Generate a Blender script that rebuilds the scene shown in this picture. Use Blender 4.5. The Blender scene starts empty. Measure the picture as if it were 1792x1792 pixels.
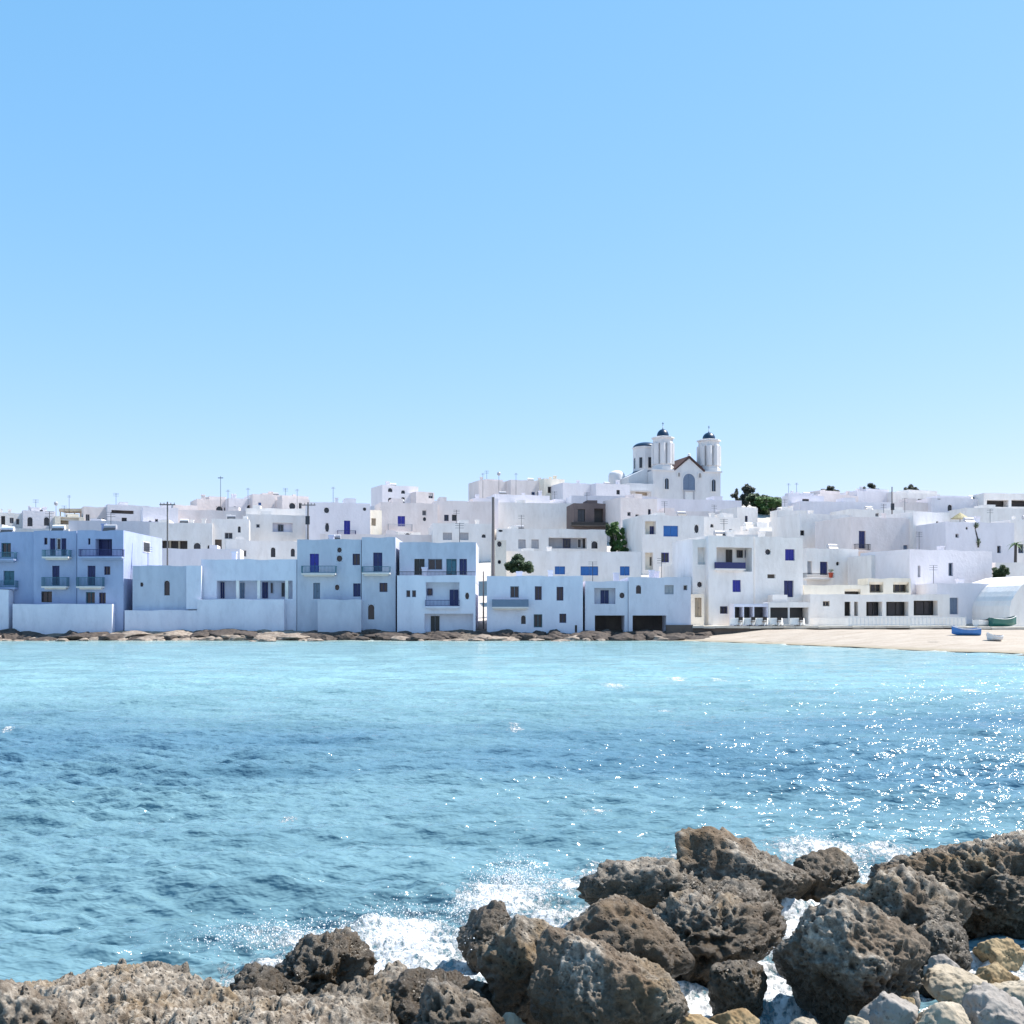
import bpy, bmesh, math, random
import numpy as np
from mathutils import Vector

SC = bpy.context.scene
COL = SC.collection
F = 1921.0; CH = 2.5; VH = 1075.0; UC = 896.0      # focal length in photo pixels, eye height, horizon row
R = math.radians
random.seed(7)

# ------------------------------------------------------------------ camera, sky, sun, exposure
cam_d = bpy.data.cameras.new('camera'); cam = bpy.data.objects.new('camera', cam_d); COL.objects.link(cam)
cam.location = (0, 0, CH); cam.rotation_euler = (R(90), 0, 0)
cam_d.sensor_width = 36; cam_d.lens = F / 1792 * 36; cam_d.shift_y = (VH - 896) / 1792
cam_d.clip_start = 0.1; cam_d.clip_end = 9000
SC.camera = cam

SUN_EL = 57.0
SUN_AZ = 15.0            # degrees beyond due right (+X), counter-clockwise towards +Y
w = bpy.data.worlds.new("World"); SC.world = w; w.use_nodes = True
nt = w.node_tree; bg = nt.nodes['Background']
sky = nt.nodes.new('ShaderNodeTexSky'); sky.sky_type = 'NISHITA'; sky.sun_disc = False
sky.sun_elevation = R(SUN_EL); sky.sun_rotation = R(90 - SUN_AZ)
sky.air_density = 1.0; sky.dust_density = 0.2; sky.ozone_density = 3.0; sky.altitude = 0
# film-like response of the sky's colour channels
sp = nt.nodes.new('ShaderNodeSeparateColor'); cb_ = nt.nodes.new('ShaderNodeCombineColor'); nt.links.new(sky.outputs[0], sp.inputs[0])
for ch, (gain, ex, top) in enumerate(((0.765, 0.89, 8.0), (1.475, 0.478, 10.0), (2.147, 0.40, 12.0))):
    mn_ = nt.nodes.new('ShaderNodeMath'); mn_.operation = 'MINIMUM'; nt.links.new(sp.outputs[ch], mn_.inputs[0]); mn_.inputs[1].default_value = top
    pw_ = nt.nodes.new('ShaderNodeMath'); pw_.operation = 'POWER'; nt.links.new(mn_.outputs[0], pw_.inputs[0]); pw_.inputs[1].default_value = ex
    mu_ = nt.nodes.new('ShaderNodeMath'); mu_.operation = 'MULTIPLY'; nt.links.new(pw_.outputs[0], mu_.inputs[0]); mu_.inputs[1].default_value = gain
    nt.links.new(mu_.outputs[0], cb_.inputs[ch])
nt.links.new(cb_.outputs[0], bg.inputs[0]); bg.inputs[1].default_value = 0.149
sd = bpy.data.lights.new('sun', 'SUN'); sd.energy = 4.8; sd.angle = R(0.5); sd.color = (1.0, 0.95, 0.88)
sun = bpy.data.objects.new('sun', sd); COL.objects.link(sun)
sdir = Vector((math.cos(R(SUN_AZ)) * math.cos(R(SUN_EL)), math.sin(R(SUN_AZ)) * math.cos(R(SUN_EL)), math.sin(R(SUN_EL))))
sun.rotation_euler = sdir.to_track_quat('Z', 'Y').to_euler()
sun.location = (60, 60, 90)
SC.view_settings.view_transform = 'Standard'; SC.view_settings.look = 'None'
SC.view_settings.exposure = 0.85; SC.view_settings.gamma = 1

# ------------------------------------------------------------------ node helpers
def new_mat(name):
    m = bpy.data.materials.new(name); m.use_nodes = True
    return m, m.node_tree, m.node_tree.nodes['Principled BSDF']
def node(t, kind, **kw):
    n = t.nodes.new(kind)
    for k, v in kw.items():
        if k in n.inputs: n.inputs[k].default_value = v
        else: setattr(n, k, v)
    return n
def c4(c): return (c[0], c[1], c[2], 1)
def ramp(t, src, stops):
    r = t.nodes.new('ShaderNodeValToRGB'); e = r.color_ramp.elements
    while len(e) < len(stops): e.new(0.5)
    for i, (p, c) in enumerate(stops):
        e[i].position = p; e[i].color = c4(c) if not isinstance(c, (int, float)) else (c, c, c, 1)
    t.links.new(src, r.inputs[0]); return r.outputs[0]
def mixc(t, fac, a, b, mode='MIX'):
    m = t.nodes.new('ShaderNodeMix'); m.data_type = 'RGBA'; m.blend_type = mode
    def put(s, v):
        if isinstance(v, (tuple, list)): s.default_value = c4(v)
        elif isinstance(v, (int, float)): s.default_value = v
        else: t.links.new(v, s)
    put(m.inputs[0], fac); put(m.inputs[6], a); put(m.inputs[7], b); return m.outputs[2]
def math_n(t, op, a, b=0.0, clamp=False):
    m = t.nodes.new('ShaderNodeMath'); m.operation = op; m.use_clamp = clamp
    for i, v in enumerate((a, b)):
        if isinstance(v, (int, float)): m.inputs[i].default_value = v
        else: t.links.new(v, m.inputs[i])
    return m.outputs[0]
def geo_pos(t):
    g = t.nodes.new('ShaderNodeNewGeometry'); return g.outputs['Position'], g
def noise(t, vec, scale, detail=4, rough=0.55):
    n = node(t, 'ShaderNodeTexNoise', Scale=scale, Detail=detail, Roughness=rough); t.links.new(vec, n.inputs['Vector']); return n.outputs['Fac']
def vscale(t, vec, s):
    m = t.nodes.new('ShaderNodeVectorMath'); m.operation = 'MULTIPLY'; t.links.new(vec, m.inputs[0]); m.inputs[1].default_value = s; return m.outputs[0]
def bump(t, bs, h, strength, dist):
    b = node(t, 'ShaderNodeBump', Strength=strength, Distance=dist); t.links.new(h, b.inputs['Height']); t.links.new(b.outputs[0], bs.inputs['Normal']); return b

MATS = {}
def plaster(name, base, stain, amt=0.65):
    m, t, bs = new_mat(name)
    p, g = geo_pos(t)
    n1 = noise(t, vscale(t, p, (1, 1, 0.35)), 0.55, 6, 0.65)
    n2 = noise(t, vscale(t, p, (1.2, 1.2, 0.45)), 1.1, 6, 0.65)
    f = ramp(t, n1, [(0.40, 0.0), (0.75, 1.0)])
    f2 = ramp(t, n2, [(0.50, 0.0), (0.80, 1.0)])
    c = mixc(t, math_n(t, 'MULTIPLY', f, amt), base, stain)
    c = mixc(t, math_n(t, 'MULTIPLY', f2, amt * 0.55), c, tuple(x * 0.72 for x in stain))
    t.links.new(c, bs.inputs['Base Color']); bs.inputs['Roughness'].default_value = 0.9
    bs.inputs['Specular IOR Level'].default_value = 0.2
    bump(t, bs, noise(t, p, 3.0, 6, 0.6), 0.5, 0.06)
    MATS[name] = m; return m
plaster('whitewash', (0.82, 0.785, 0.755), (0.66, 0.605, 0.56))
plaster('blue_shade_white', (0.72, 0.72, 0.81), (0.56, 0.56, 0.66), 0.7)  # white plaster tinted with the bluish shade of the waterfront
plaster('shade_blue', (0.38, 0.43, 0.60), (0.28, 0.33, 0.50), 0.7)  # blue sky shade of the leftmost fronts put into the base colour
plaster('shade_grey_blue', (0.54, 0.56, 0.65), (0.39, 0.41, 0.50), 0.7)  # greyer front-row plaster, its skylit shade painted into the colour
plaster('grey_white', (0.71, 0.69, 0.76), (0.56, 0.54, 0.61), 0.7)
plaster('pink_white', (0.76, 0.69, 0.67), (0.60, 0.52, 0.49), 0.6)
plaster('cream', (0.80, 0.74, 0.63), (0.62, 0.54, 0.43), 0.6)
plaster('tan_plaster', (0.55, 0.46, 0.36), (0.40, 0.32, 0.24), 0.7)
plaster('lavender_white', (0.76, 0.73, 0.76), (0.62, 0.585, 0.61), 0.5)
plaster('raw_brown', (0.15, 0.115, 0.11), (0.20, 0.16, 0.15), 0.9)
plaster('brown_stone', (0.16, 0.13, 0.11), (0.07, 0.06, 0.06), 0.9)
plaster('quay_stone', (0.62, 0.58, 0.50), (0.40, 0.35, 0.29), 0.7)
plaster('church_white', (0.68, 0.67, 0.67), (0.54, 0.52, 0.52), 0.5)
plaster('terracotta', (0.085, 0.052, 0.05), (0.06, 0.04, 0.038), 0.8)
plaster('orange_wood', (0.62, 0.30, 0.12), (0.45, 0.20, 0.08), 0.8)

def paint(name, col, rough=0.5, var=0.3):
    m, t, bs = new_mat(name); p, g = geo_pos(t)
    c = mixc(t, noise(t, p, 4.0, 3), col, tuple(x * (1 - var) for x in col))
    t.links.new(c, bs.inputs['Base Color']); bs.inputs['Roughness'].default_value = rough
    MATS[name] = m; return m
paint('navy', (0.020, 0.028, 0.13)); paint('blue', (0.03, 0.17, 0.50)); paint('teal', (0.05, 0.16, 0.22))
paint('royal', (0.025, 0.03, 0.33)); paint('dark_wood', (0.035, 0.028, 0.025)); paint('grey_paint', (0.45, 0.45, 0.48))
paint('white_paint', (0.80, 0.80, 0.80)); paint('tan_wood', (0.38, 0.31, 0.22)); paint('slate_blue', (0.16, 0.22, 0.32))
paint('dark_metal', (0.03, 0.035, 0.045), 0.4); paint('pole_wood', (0.17, 0.15, 0.14), 0.8)
paint('dome_blue', (0.012, 0.035, 0.075), 0.35); paint('boat_green', (0.02, 0.14, 0.12), 0.35); paint('boat_blue', (0.06, 0.24, 0.62), 0.4)
paint('cloth_white', (0.82, 0.81, 0.78), 0.8, 0.1); paint('red_paint', (0.5, 0.07, 0.03)); paint('cloth_dark', (0.05, 0.05, 0.09), 0.9)
paint('skin', (0.45, 0.28, 0.20), 0.6, 0.1)
def glass_mat():
    m, t, bs = new_mat('dark_glass'); p, g = geo_pos(t)
    c = mixc(t, noise(t, p, 0.9, 2), (0.008, 0.010, 0.016), (0.035, 0.04, 0.05))
    t.links.new(c, bs.inputs['Base Color']); bs.inputs['Roughness'].default_value = 0.12
    MATS['dark_glass'] = m
glass_mat()

# ------------------------------------------------------------------ numpy noise
def h3(i, j, k, s):
    x = (i.astype(np.int64) * 374761393 + j.astype(np.int64) * 668265263 + k.astype(np.int64) * 2147483647 + s * 974634777) & 0xFFFFFFFF
    x = ((x ^ (x >> 13)) * 1274126177) & 0xFFFFFFFF
    x = ((x ^ (x >> 16)) * 2246822519) & 0xFFFFFFFF
    x = x ^ (x >> 13)
    return (x & 0xFFFFFF) / float(0xFFFFFF)
def vnoise(P, s=0):
    I = np.floor(P).astype(np.int64); f = P - I; f = f * f * f * (f * (f * 6 - 15) + 10)
    r = 0
    for a in (0, 1):
        for b in (0, 1):
            for c in (0, 1):
                wgt = (f[:, 0] if a else 1 - f[:, 0]) * (f[:, 1] if b else 1 - f[:, 1]) * (f[:, 2] if c else 1 - f[:, 2])
                r = r + wgt * h3(I[:, 0] + a, I[:, 1] + b, I[:, 2] + c, s)
    return r
def fbm(P, s=0, o=4, g=0.5):
    r = 0; a = 1; t = 0
    for i in range(o):
        r = r + a * vnoise(P * (2.03 ** i) + 17.3 * i, s + i); t += a; a *= g
    return r / t
def worley(P, s=0):
    I = np.floor(P).astype(np.int64); best = np.full(len(P), 9.0)
    for a in (-1, 0, 1):
        for b in (-1, 0, 1):
            for c in (-1, 0, 1):
                i, j, k = I[:, 0] + a, I[:, 1] + b, I[:, 2] + c
                d = (i + h3(i, j, k, s) - P[:, 0]) ** 2 + (j + h3(i, j, k, s + 5) - P[:, 1]) ** 2 + (k + h3(i, j, k, s + 11) - P[:, 2]) ** 2
                best = np.minimum(best, d)
    return np.sqrt(best)
def sstep(a, b, x):
    t = np.clip((x - a) / (b - a), 0, 1); return t * t * (3 - 2 * t)

# ------------------------------------------------------------------ object helpers
def tag(o, label=None, cat=None, group=None, kind=None):
    if label: o['label'] = label
    if cat: o['category'] = cat
    if group: o['group'] = group
    if kind: o['kind'] = kind
    return o
def empty(name, loc, rz=0.0):
    o = bpy.data.objects.new(name, None); COL.objects.link(o); o.location = loc; o.rotation_euler = (0, 0, rz); o.empty_display_size = 0.3
    return o
class MB:
    def __init__(s): s.v = []; s.f = []
    def quad(s, *p):
        n = len(s.v); s.v += [tuple(q) for q in p]; s.f.append(tuple(range(n, n + len(p))))
    def box(s, x0, y0, z0, x1, y1, z1):
        n = len(s.v)
        s.v += [(x0, y0, z0), (x1, y0, z0), (x1, y1, z0), (x0, y1, z0), (x0, y0, z1), (x1, y0, z1), (x1, y1, z1), (x0, y1, z1)]
        for q in ((0, 3, 2, 1), (4, 5, 6, 7), (0, 1, 5, 4), (1, 2, 6, 5), (2, 3, 7, 6), (3, 0, 4, 7)): s.f.append(tuple(n + i for i in q))
    def prism(s, pts, y0, y1):       # polygon in x,z (counter-clockwise seen from -y), extruded y0..y1
        n = len(s.v); k = len(pts)
        s.v += [(x, y0, z) for x, z in pts] + [(x, y1, z) for x, z in pts]
        s.f.append(tuple(n + i for i in range(k))); s.f.append(tuple(n + k + i for i in reversed(range(k))))
        for i in range(k): j = (i + 1) % k; s.f.append((n + j, n + i, n + k + i, n + k + j))
    def tube(s, a, b, r0, r1=None, seg=8, cap=True):
        r1 = r0 if r1 is None else r1
        a = Vector(a); b = Vector(b); d = (b - a).normalized()
        u = d.orthogonal().normalized(); v = d.cross(u); n = len(s.v)
        for p, r in ((a, r0), (b, r1)):
            for i in range(seg):
                t = 2 * math.pi * i / seg; s.v.append(tuple(p + (u * math.cos(t) + v * math.sin(t)) * r))
        for i in range(seg): j = (i + 1) % seg; s.f.append((n + i, n + j, n + seg + j, n + seg + i))
        if cap: s.f.append(tuple(n + i for i in reversed(range(seg)))); s.f.append(tuple(n + seg + i for i in range(seg)))
    def lathe(s, prof, cx, cy, seg=16, rot=0.0):     # profile (r,z) bottom to top
        n = len(s.v)
        for r, z in prof:
            for i in range(seg):
                t = 2 * math.pi * i / seg + rot; s.v.append((cx + r * math.cos(t), cy + r * math.sin(t), z))
        for k in range(len(prof) - 1):
            for i in range(seg):
                j = (i + 1) % seg; s.f.append((n + k * seg + i, n + k * seg + j, n + (k + 1) * seg + j, n + (k + 1) * seg + i))
        s.f.append(tuple(n + i for i in reversed(range(seg)))); m = n + (len(prof) - 1) * seg; s.f.append(tuple(m + i for i in range(seg)))
    def build(s, name, mat, parent=None, smooth=False):
        me = bpy.data.meshes.new(name); me.from_pydata(s.v, [], s.f); me.validate(); me.update()
        me.materials.append(MATS[mat] if isinstance(mat, str) else mat)
        if smooth: me.shade_smooth()
        o = bpy.data.objects.new(name, me); COL.objects.link(o)
        if parent: o.parent = parent
        return o
def np_mesh(name, V, Fa, mat, smooth=True, attrs=None):
    me = bpy.data.meshes.new(name); n = len(V); m = len(Fa); k = Fa.shape[1]
    me.vertices.add(n); me.vertices.foreach_set('co', np.ascontiguousarray(V, dtype=np.float32).ravel())
    me.loops.add(m * k); me.loops.foreach_set('vertex_index', np.ascontiguousarray(Fa, dtype=np.int32).ravel())
    me.polygons.add(m); me.polygons.foreach_set('loop_start', np.arange(0, m * k, k, dtype=np.int32))
    me.polygons.foreach_set('loop_total', np.full(m, k, dtype=np.int32))
    me.update(calc_edges=True)
    if smooth: me.shade_smooth()
    for nm, a in (attrs or {}).items():
        at = me.attributes.new(nm, 'FLOAT', 'POINT'); at.data.foreach_set('value', np.ascontiguousarray(a, dtype=np.float32))
    me.materials.append(mat)
    o = bpy.data.objects.new(name, me); COL.objects.link(o); return o
def grid_faces(nr, nc):
    i = np.arange(nr - 1)[:, None] * nc + np.arange(nc - 1)[None, :]
    return np.stack([i, i + 1, i + nc + 1, i + nc], -1).reshape(-1, 4)
def pt(u, v, Y): return ((u - UC) * Y / F, Y, CH - (v - VH) * Y / F)
def ycol(x, c0, c1, lo, hi): return 0

# ------------------------------------------------------------------ terrain
def yg(v): return 26.36 / (0.22 - (1075 - v) / 1921.0)      # distance at which the slope of the town shows at row v
def shore_y(x):      # distance of the far waterline
    x = np.asarray(x, dtype=float)
    base = 106.5 + 0.8 * np.sin(x * 0.21) + 0.5 * np.sin(x * 0.63 + 1)
    b = 106.5 - 37 * sstep(14, 36, x) * 1.0
    return np.where(x > 14, np.minimum(base, b), base)
def zg(x, y):
    x = np.asarray(x, float); y = np.asarray(y, float)
    cap = 17 + 9 * sstep(-28, -2, x) - 3.5 * sstep(55, 85, x)
    town = 1.0 + 0.22 * np.maximum(0, y - 113)
    town = np.minimum(town, cap)
    sy = shore_y(x)
    beach = x > 14
    left = -1.5 + 2.5 * sstep(sy - 6, sy + 4.5, y)
    bz = np.where(y < sy, np.maximum(-1.5, (y - sy) * 0.045), np.minimum(0.95, (y - sy) * 0.05))
    z = np.where(beach, np.where(y > 113, town, bz), np.where(y > 113, town, left))
    near = -0.9 + 1.75 * sstep(9.0, 0.5, y)
    near = -0.9 + 1.75 * (1 - sstep(0.5, 9.0, y))
    return np.where(y < 20, np.maximum(near, -1.5), z)
def axis(dense0, dense1, step, far):
    a = np.arange(dense0, dense1 + step, step); o = step * 1.35 ** np.arange(1, 40); o = np.cumsum(o); o = o[o < far]
    return np.concatenate([(dense0 - o)[::-1], a, a[-1] + o])
gx = axis(-130, 130, 1.0, 3500); gy = axis(-20, 320, 1.0, 3500)
X, Yg = np.meshgrid(gx, gy)
Z = zg(X, Yg)
PV = np.stack([X.ravel(), Yg.ravel(), Z.ravel()], 1)
PV[:, 2] += np.where((PV[:, 1] > 70) & (PV[:, 1] < 113) & (PV[:, 0] > 14), 0.10, 0.35) * (fbm(PV * np.array([0.6, 0.6, 0]), 3, 4) - 0.5)
m, t, bs = new_mat('ground_rock'); p, g = geo_pos(t)
c = mixc(t, noise(t, p, 0.5, 8, 0.7), (0.10, 0.075, 0.055), (0.30, 0.25, 0.20))
c = mixc(t, ramp(t, noise(t, p, 3, 6, 0.7), [(0.4, 0.0), (0.7, 1.0)]), c, (0.05, 0.04, 0.035))
# whitewashed lanes and terraces up the town slope
sx = node(t, 'ShaderNodeSeparateXYZ'); t.links.new(p, sx.inputs[0])
town_f = ramp(t, math_n(t, 'MULTIPLY', math_n(t, 'SUBTRACT', sx.outputs[1], 110.0), 0.15, True), [(0.0, 0.0), (1.0, 1.0)])
town_f = math_n(t, 'MULTIPLY', town_f, math_n(t, 'MULTIPLY', math_n(t, 'ADD', sx.outputs[0], 56.0), 0.3, True))
c = mixc(t, town_f, c, (0.50, 0.46, 0.42))
t.links.new(c, bs.inputs['Base Color']); bs.inputs['Roughness'].default_value = 0.95
bump(t, bs, noise(t, p, 2.0, 8, 0.7), 0.8, 0.3)
gr = np_mesh('ground', PV, grid_faces(len(gy), len(gx)), m); tag(gr, kind='structure')

# beach sheet
bu = np.linspace(0, 1, 120); bvv = np.linspace(0, 1, 90)
xs = 14 + bu * 110
BX, T = np.meshgrid(xs, bvv)
SY = shore_y(BX) - 1.5
BY = SY + T * (110.5 - SY)
BZ = zg(BX, BY) + 0.03
PB = np.stack([BX.ravel(), BY.ravel(), BZ.ravel()], 1)
PB[:, 2] += 0.16 * (fbm(PB * np.array([0.5, 0.5, 0]), 5, 4) - 0.35)
PB[:, 2] = np.maximum(PB[:, 2], -0.3)
m, t, bs = new_mat('sand'); p, g = geo_pos(t)
c = mixc(t, ramp(t, noise(t, vscale(t, p, (0.5, 1.5, 1)), 0.7, 7, 0.7), [(0.35, 0.0), (0.7, 1.0)]), (0.42, 0.36, 0.30), (0.31, 0.25, 0.195))
sx = node(t, 'ShaderNodeSeparateXYZ'); t.links.new(p, sx.inputs[0])
wet = ramp(t, sx.outputs[2], [(0.02, 1.0), (0.16, 0.0)])
c = mixc(t, wet, c, (0.30, 0.25, 0.18)); c = mixc(t, ramp(t, noise(t, p, 5, 4), [(0.62, 0.0), (0.72, 1.0)]), c, (0.20, 0.15, 0.11))
t.links.new(c, bs.inputs['Base Color']); bs.inputs['Roughness'].default_value = 0.95
bump(t, bs, noise(t, p, 4.0, 6, 0.7), 0.5, 0.1)
be = np_mesh('beach', PB, grid_faces(90, 120), m); tag(be, kind='structure')

# ------------------------------------------------------------------ water
NEAR = [(1358, 1634, 1782), (1424, 1692, 1672), (1186, 1432, 1588), (1378, 1502, 1566), (1012, 1268, 1592), (1180, 1372, 1600), (1128, 1376, 1690), (948, 1204, 1735), (836, 1010, 1762), (926, 1196, 1850), (1238, 1342, 1756), (1590, 1700, 1690), (496, 640, 1690), (700, 884, 1860), (-60, 128, 1900), (650, 850, 1730), (800, 905, 1660)]
FOAM = [
 (902, 1268, 12, 5, .62), (1183, 1183, 16, 4, .6), (1258, 1185, 10, 5, .55), (1075, 1196, 24, 4, .5), (1160, 1236, 10, 3, .8), (1700, 1202, 16, 3, .7), (812, 1357, 12, 4, .6), (1050, 1403, 30, 4, .6), (20, 1266, 10, 3, .7), (600, 1200, 9, 3, .6), (240, 1408, 14, 3, .5), (505, 1412, 16, 3, .5),
 (580, 1700, 170, 60, 1.25), (600, 1650, 150, 30, 1.0), (700, 1600, 120, 40, 1.0), (480, 1770, 150, 40, 1.0), (1000, 1520, 60, 20, .7), (640, 1740, 150, 40, .9), (1560, 1470, 60, 20, .7), (1180, 1480, 60, 14, .6),  # u, v, radius x (px), radius y (px), strength: places where the surf breaks round the near rocks
 (700, 1630, 150, 45, 1.0), (880, 1545, 75, 38, 0.85), (960, 1575, 60, 30, 0.8), (620, 1680, 130, 40, 0.9), (830, 1660, 60, 45, 1.0), (440, 1745, 110, 26, 1.0),
 (820, 1715, 50, 25, 1.0), (740, 1760, 60, 30, 0.5), (1220, 1720, 60, 60, 1.0), (1350, 1700, 35, 70, 1.1), (1370, 1570, 50, 26, 1.1), (1440, 1470, 85, 20, 0.8),
 (1110, 1500, 110, 16, 0.7), (1720, 1660, 90, 50, 1.1), (1500, 1790, 60, 20, 0.7), (400, 1640, 60, 12, 0.45), (560, 1600, 140, 16, 0.55), (1280, 1640, 120, 60, 0.6),
 (900, 1770, 40, 25, 0.9), (1080, 1490, 60, 14, 0.5), (1480, 1500, 60, 20, 0.7), (330, 1770, 50, 14, 0.8), (600, 1730, 90, 30, 0.7), (900, 1620, 120, 40, 0.6)]
vr = np.concatenate([np.linspace(1880, 1400, 520), np.linspace(1399.4, 1117, 420)])
yr = CH * F / (vr - VH)
yr = np.concatenate([[-3000, -600, -150, -40, -10, 0, 2.5, 4.5, 5.3], yr[yr > 5.5], [118, 130, 160, 300, 900, 3000]])
cs = np.concatenate([-np.array([60, 20, 8, 3.5, 1.8, 1.2, .9, .75, .65, .6]), np.linspace(-0.56, 0.56, 660), np.array([.6, .65, .75, .9, 1.2, 1.8, 3.5, 8, 20, 60])])
YY = np.repeat(yr[:, None], len(cs), 1); XX = cs[None, :] * np.maximum(np.abs(yr), 5.5)[:, None]
x = XX.ravel(); y = YY.ravel()
dy = np.gradient(yr); DY = np.repeat(np.abs(dy)[:, None], len(cs), 1).ravel()
z = np.zeros_like(x); rng = np.random.RandomState(4)
wob = (fbm(np.stack([x * .25, y * .25, x * 0], 1), 21, 3) - .5) * 5
for i in range(64):
    lam = 0.17 * (5.5 / 0.17) ** ((i / 63.0) ** 1.35) * rng.uniform(.9, 1.1)
    th = R(-96 + rng.normal() * 17); k = 2 * math.pi / lam; ph = rng.uniform(0, 6.28)
    a = 0.0135 * lam ** 0.66 * (0.42 if lam > 1.6 else 1.35) * rng.uniform(.6, 1.3)
    arg = k * (x * math.cos(th) + y * math.sin(th)) + ph + wob * rng.uniform(.4, 1.2)
    s = np.sin(arg); s = 1 - 2 * np.sqrt(np.abs(0.5 - 0.5 * s) + 1e-3)
    z += a * s * np.clip(lam / (2.6 * DY) - 0.4, 0, 1)
patch = fbm(np.stack([x * .12, y * .22, x * 0 + 3], 1), 9, 4)
z *= 0.72 + 0.5 * sstep(0.3, 0.7, patch)
z *= np.where((y > 5.5) & (y < 112), 1, 0)
u = UC + x / np.maximum(y, 0.5) * F; v = VH + CH * F / np.maximum(y, 0.5)
foam = np.zeros_like(x)
for (a_, b_, vb_) in NEAR:          # collar of broken water round each near rock
    Y0 = CH * F / (vb_ - VH) ; rx = (b_ - a_) * Y0 / F / 2; Y0 += rx * .5; X0 = ((a_ + b_) / 2 - UC) * Y0 / F
    d_ = np.hypot((x - X0) / rx, (y - Y0) / (rx * .85)); foam = np.maximum(foam, .85 * np.exp(-((d_ - 1.0) * rx / .17) ** 2))
for (fu, fv, ru, rv, st) in FOAM:
    Y0 = CH * F / (fv - VH); X0 = (fu - UC) * Y0 / F; rx = ru * Y0 / F; ry = rv * Y0 * Y0 / (CH * F)
    foam = np.maximum(foam, st * np.exp(-((x - X0) / rx) ** 2 - ((y - Y0) / ry) ** 2))
lap = sstep(1.6, 0.0, 0) * 0
sy = shore_y(x)
foam = np.maximum(foam, np.where(x > 13, 0.95 * np.exp(-((sy - y - 0.6) / 1.1) ** 2), 0.42 * np.exp(-((sy - y - 0.3) / 1.6) ** 2)))
fine = fbm(np.stack([x * 5, y * 5, x * 0], 1), 33, 4) - 0.45
near = (y > 5.5) & (y < 13)
fine2 = np.abs(fbm(np.stack([x * 9, y * 9, x * 0], 1), 35, 4) - .5)
fine3 = fbm(np.stack([x * 22, y * 22, x * 0], 1), 39, 3) - .5
z += np.where(near, foam * (0.13 * fine + 0.07 * fine2 + 0.045 * fine3 + 0.015), 0)
yd = np.clip(y, 0, 200)
wp = fbm(np.stack([x * .045 + 4, y * .11, x * 0 + 7], 1), 41, 5)
wp2 = fbm(np.stack([x * .16 + 4, y * .30, x * 0 + 9], 1), 47, 4)
weed = sstep(13, 19, yd + (wp - .5) * 16) * (1 - sstep(23, 36, yd + (wp - .5) * 50)) * sstep(0.34, 0.60, wp * .45 + wp2 * .55 + .04)
shallow = sstep(24, 45, yd + (wp - .5) * 14)
m, t, bs = new_mat('sea_water'); p, g = geo_pos(t)
def attr(t, n):
    a = t.nodes.new('ShaderNodeAttribute'); a.attribute_name = n; return a.outputs['Fac']
c = mixc(t, attr(t, 'shallow'), (0.145, 0.255, 0.295), (0.24, 0.40, 0.42))
c = mixc(t, math_n(t, 'MULTIPLY', attr(t, 'weed'), 0.75), c, (0.085, 0.175, 0.25))
c = mixc(t, attr(t, 'edge'), c, (0.36, 0.44, 0.38))
c = mixc(t, ramp(t, noise(t, vscale(t, p, (0.25, 0.8, 1)), 0.9, 5, 0.65), [(0.42, 0.0), (0.7, 1.0)]), c, mixc(t, 0.35, c, (0.01, 0.06, 0.10)))
n_a = noise(t, vscale(t, p, (1, 1, 0)), 6.0, 9, 0.78); n_b = noise(t, vscale(t, p, (1, 1, 0)), 22.0, 6, 0.75)
vf = node(t, 'ShaderNodeTexVoronoi', Scale=13.0); vf.feature = 'DISTANCE_TO_EDGE'
wv = t.nodes.new('ShaderNodeVectorMath'); wv.operation = 'ADD'; t.links.new(p, wv.inputs[0]); nv_ = node(t, 'ShaderNodeTexNoise', Scale=8.0, Detail=4.0); t.links.new(p, nv_.inputs['Vector']); t.links.new(vscale(t, nv_.outputs['Color'], (.16, .16, 0)), wv.inputs[1]); t.links.new(wv.outputs[0], vf.inputs['Vector'])
lace = ramp(t, vf.outputs['Distance'], [(0.0, 1.0), (0.16, 0.0)])
fm = math_n(t, 'ADD', math_n(t, 'MULTIPLY', attr(t, 'foam'), 0.95), math_n(t, 'ADD', math_n(t, 'MULTIPLY', math_n(t, 'SUBTRACT', n_a, 0.5), 3.4), math_n(t, 'MULTIPLY', math_n(t, 'SUBTRACT', n_b, 0.5), 3.0)))
fm = math_n(t, 'SUBTRACT', math_n(t, 'ADD', fm, math_n(t, 'MULTIPLY', math_n(t, 'MULTIPLY', lace, attr(t, 'foam')), 0.35)), 0.30)
fmask = math_n(t, 'MULTIPLY', ramp(t, fm, [(0.05, 0.0), (0.55, 1.0)]), ramp(t, attr(t, 'foam'), [(0.06, 0.0), (0.3, 1.0)]))
glint_fleck = ramp(t, noise(t, vscale(t, p, (0.5, 1.0, 0)), 5.5, 5, 0.7), [(0.735, 0.0), (0.775, 0.85)])  # white flecks painted on the sea in place of sun glints
fmask = math_n(t, 'MAXIMUM', fmask, glint_fleck)
cc = mixc(t, fmask, c, (0.80, 0.80, 0.80))
t.links.new(cc, bs.inputs['Base Color'])
rr = math_n(t, 'ADD', 0.13, math_n(t, 'MULTIPLY', fmask, 0.7)); t.links.new(rr, bs.inputs['Roughness'])
bs.inputs['IOR'].default_value = 1.33
h = math_n(t, 'ADD', noise(t, vscale(t, p, (0.6, 1.5, 1)), 4.6, 3, 0.5), math_n(t, 'MULTIPLY', math_n(t, 'MULTIPLY', fmask, n_b), 0.25))
bump(t, bs, h, 0.8, 0.15)
PW = np.stack([x, y, z], 1)
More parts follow.
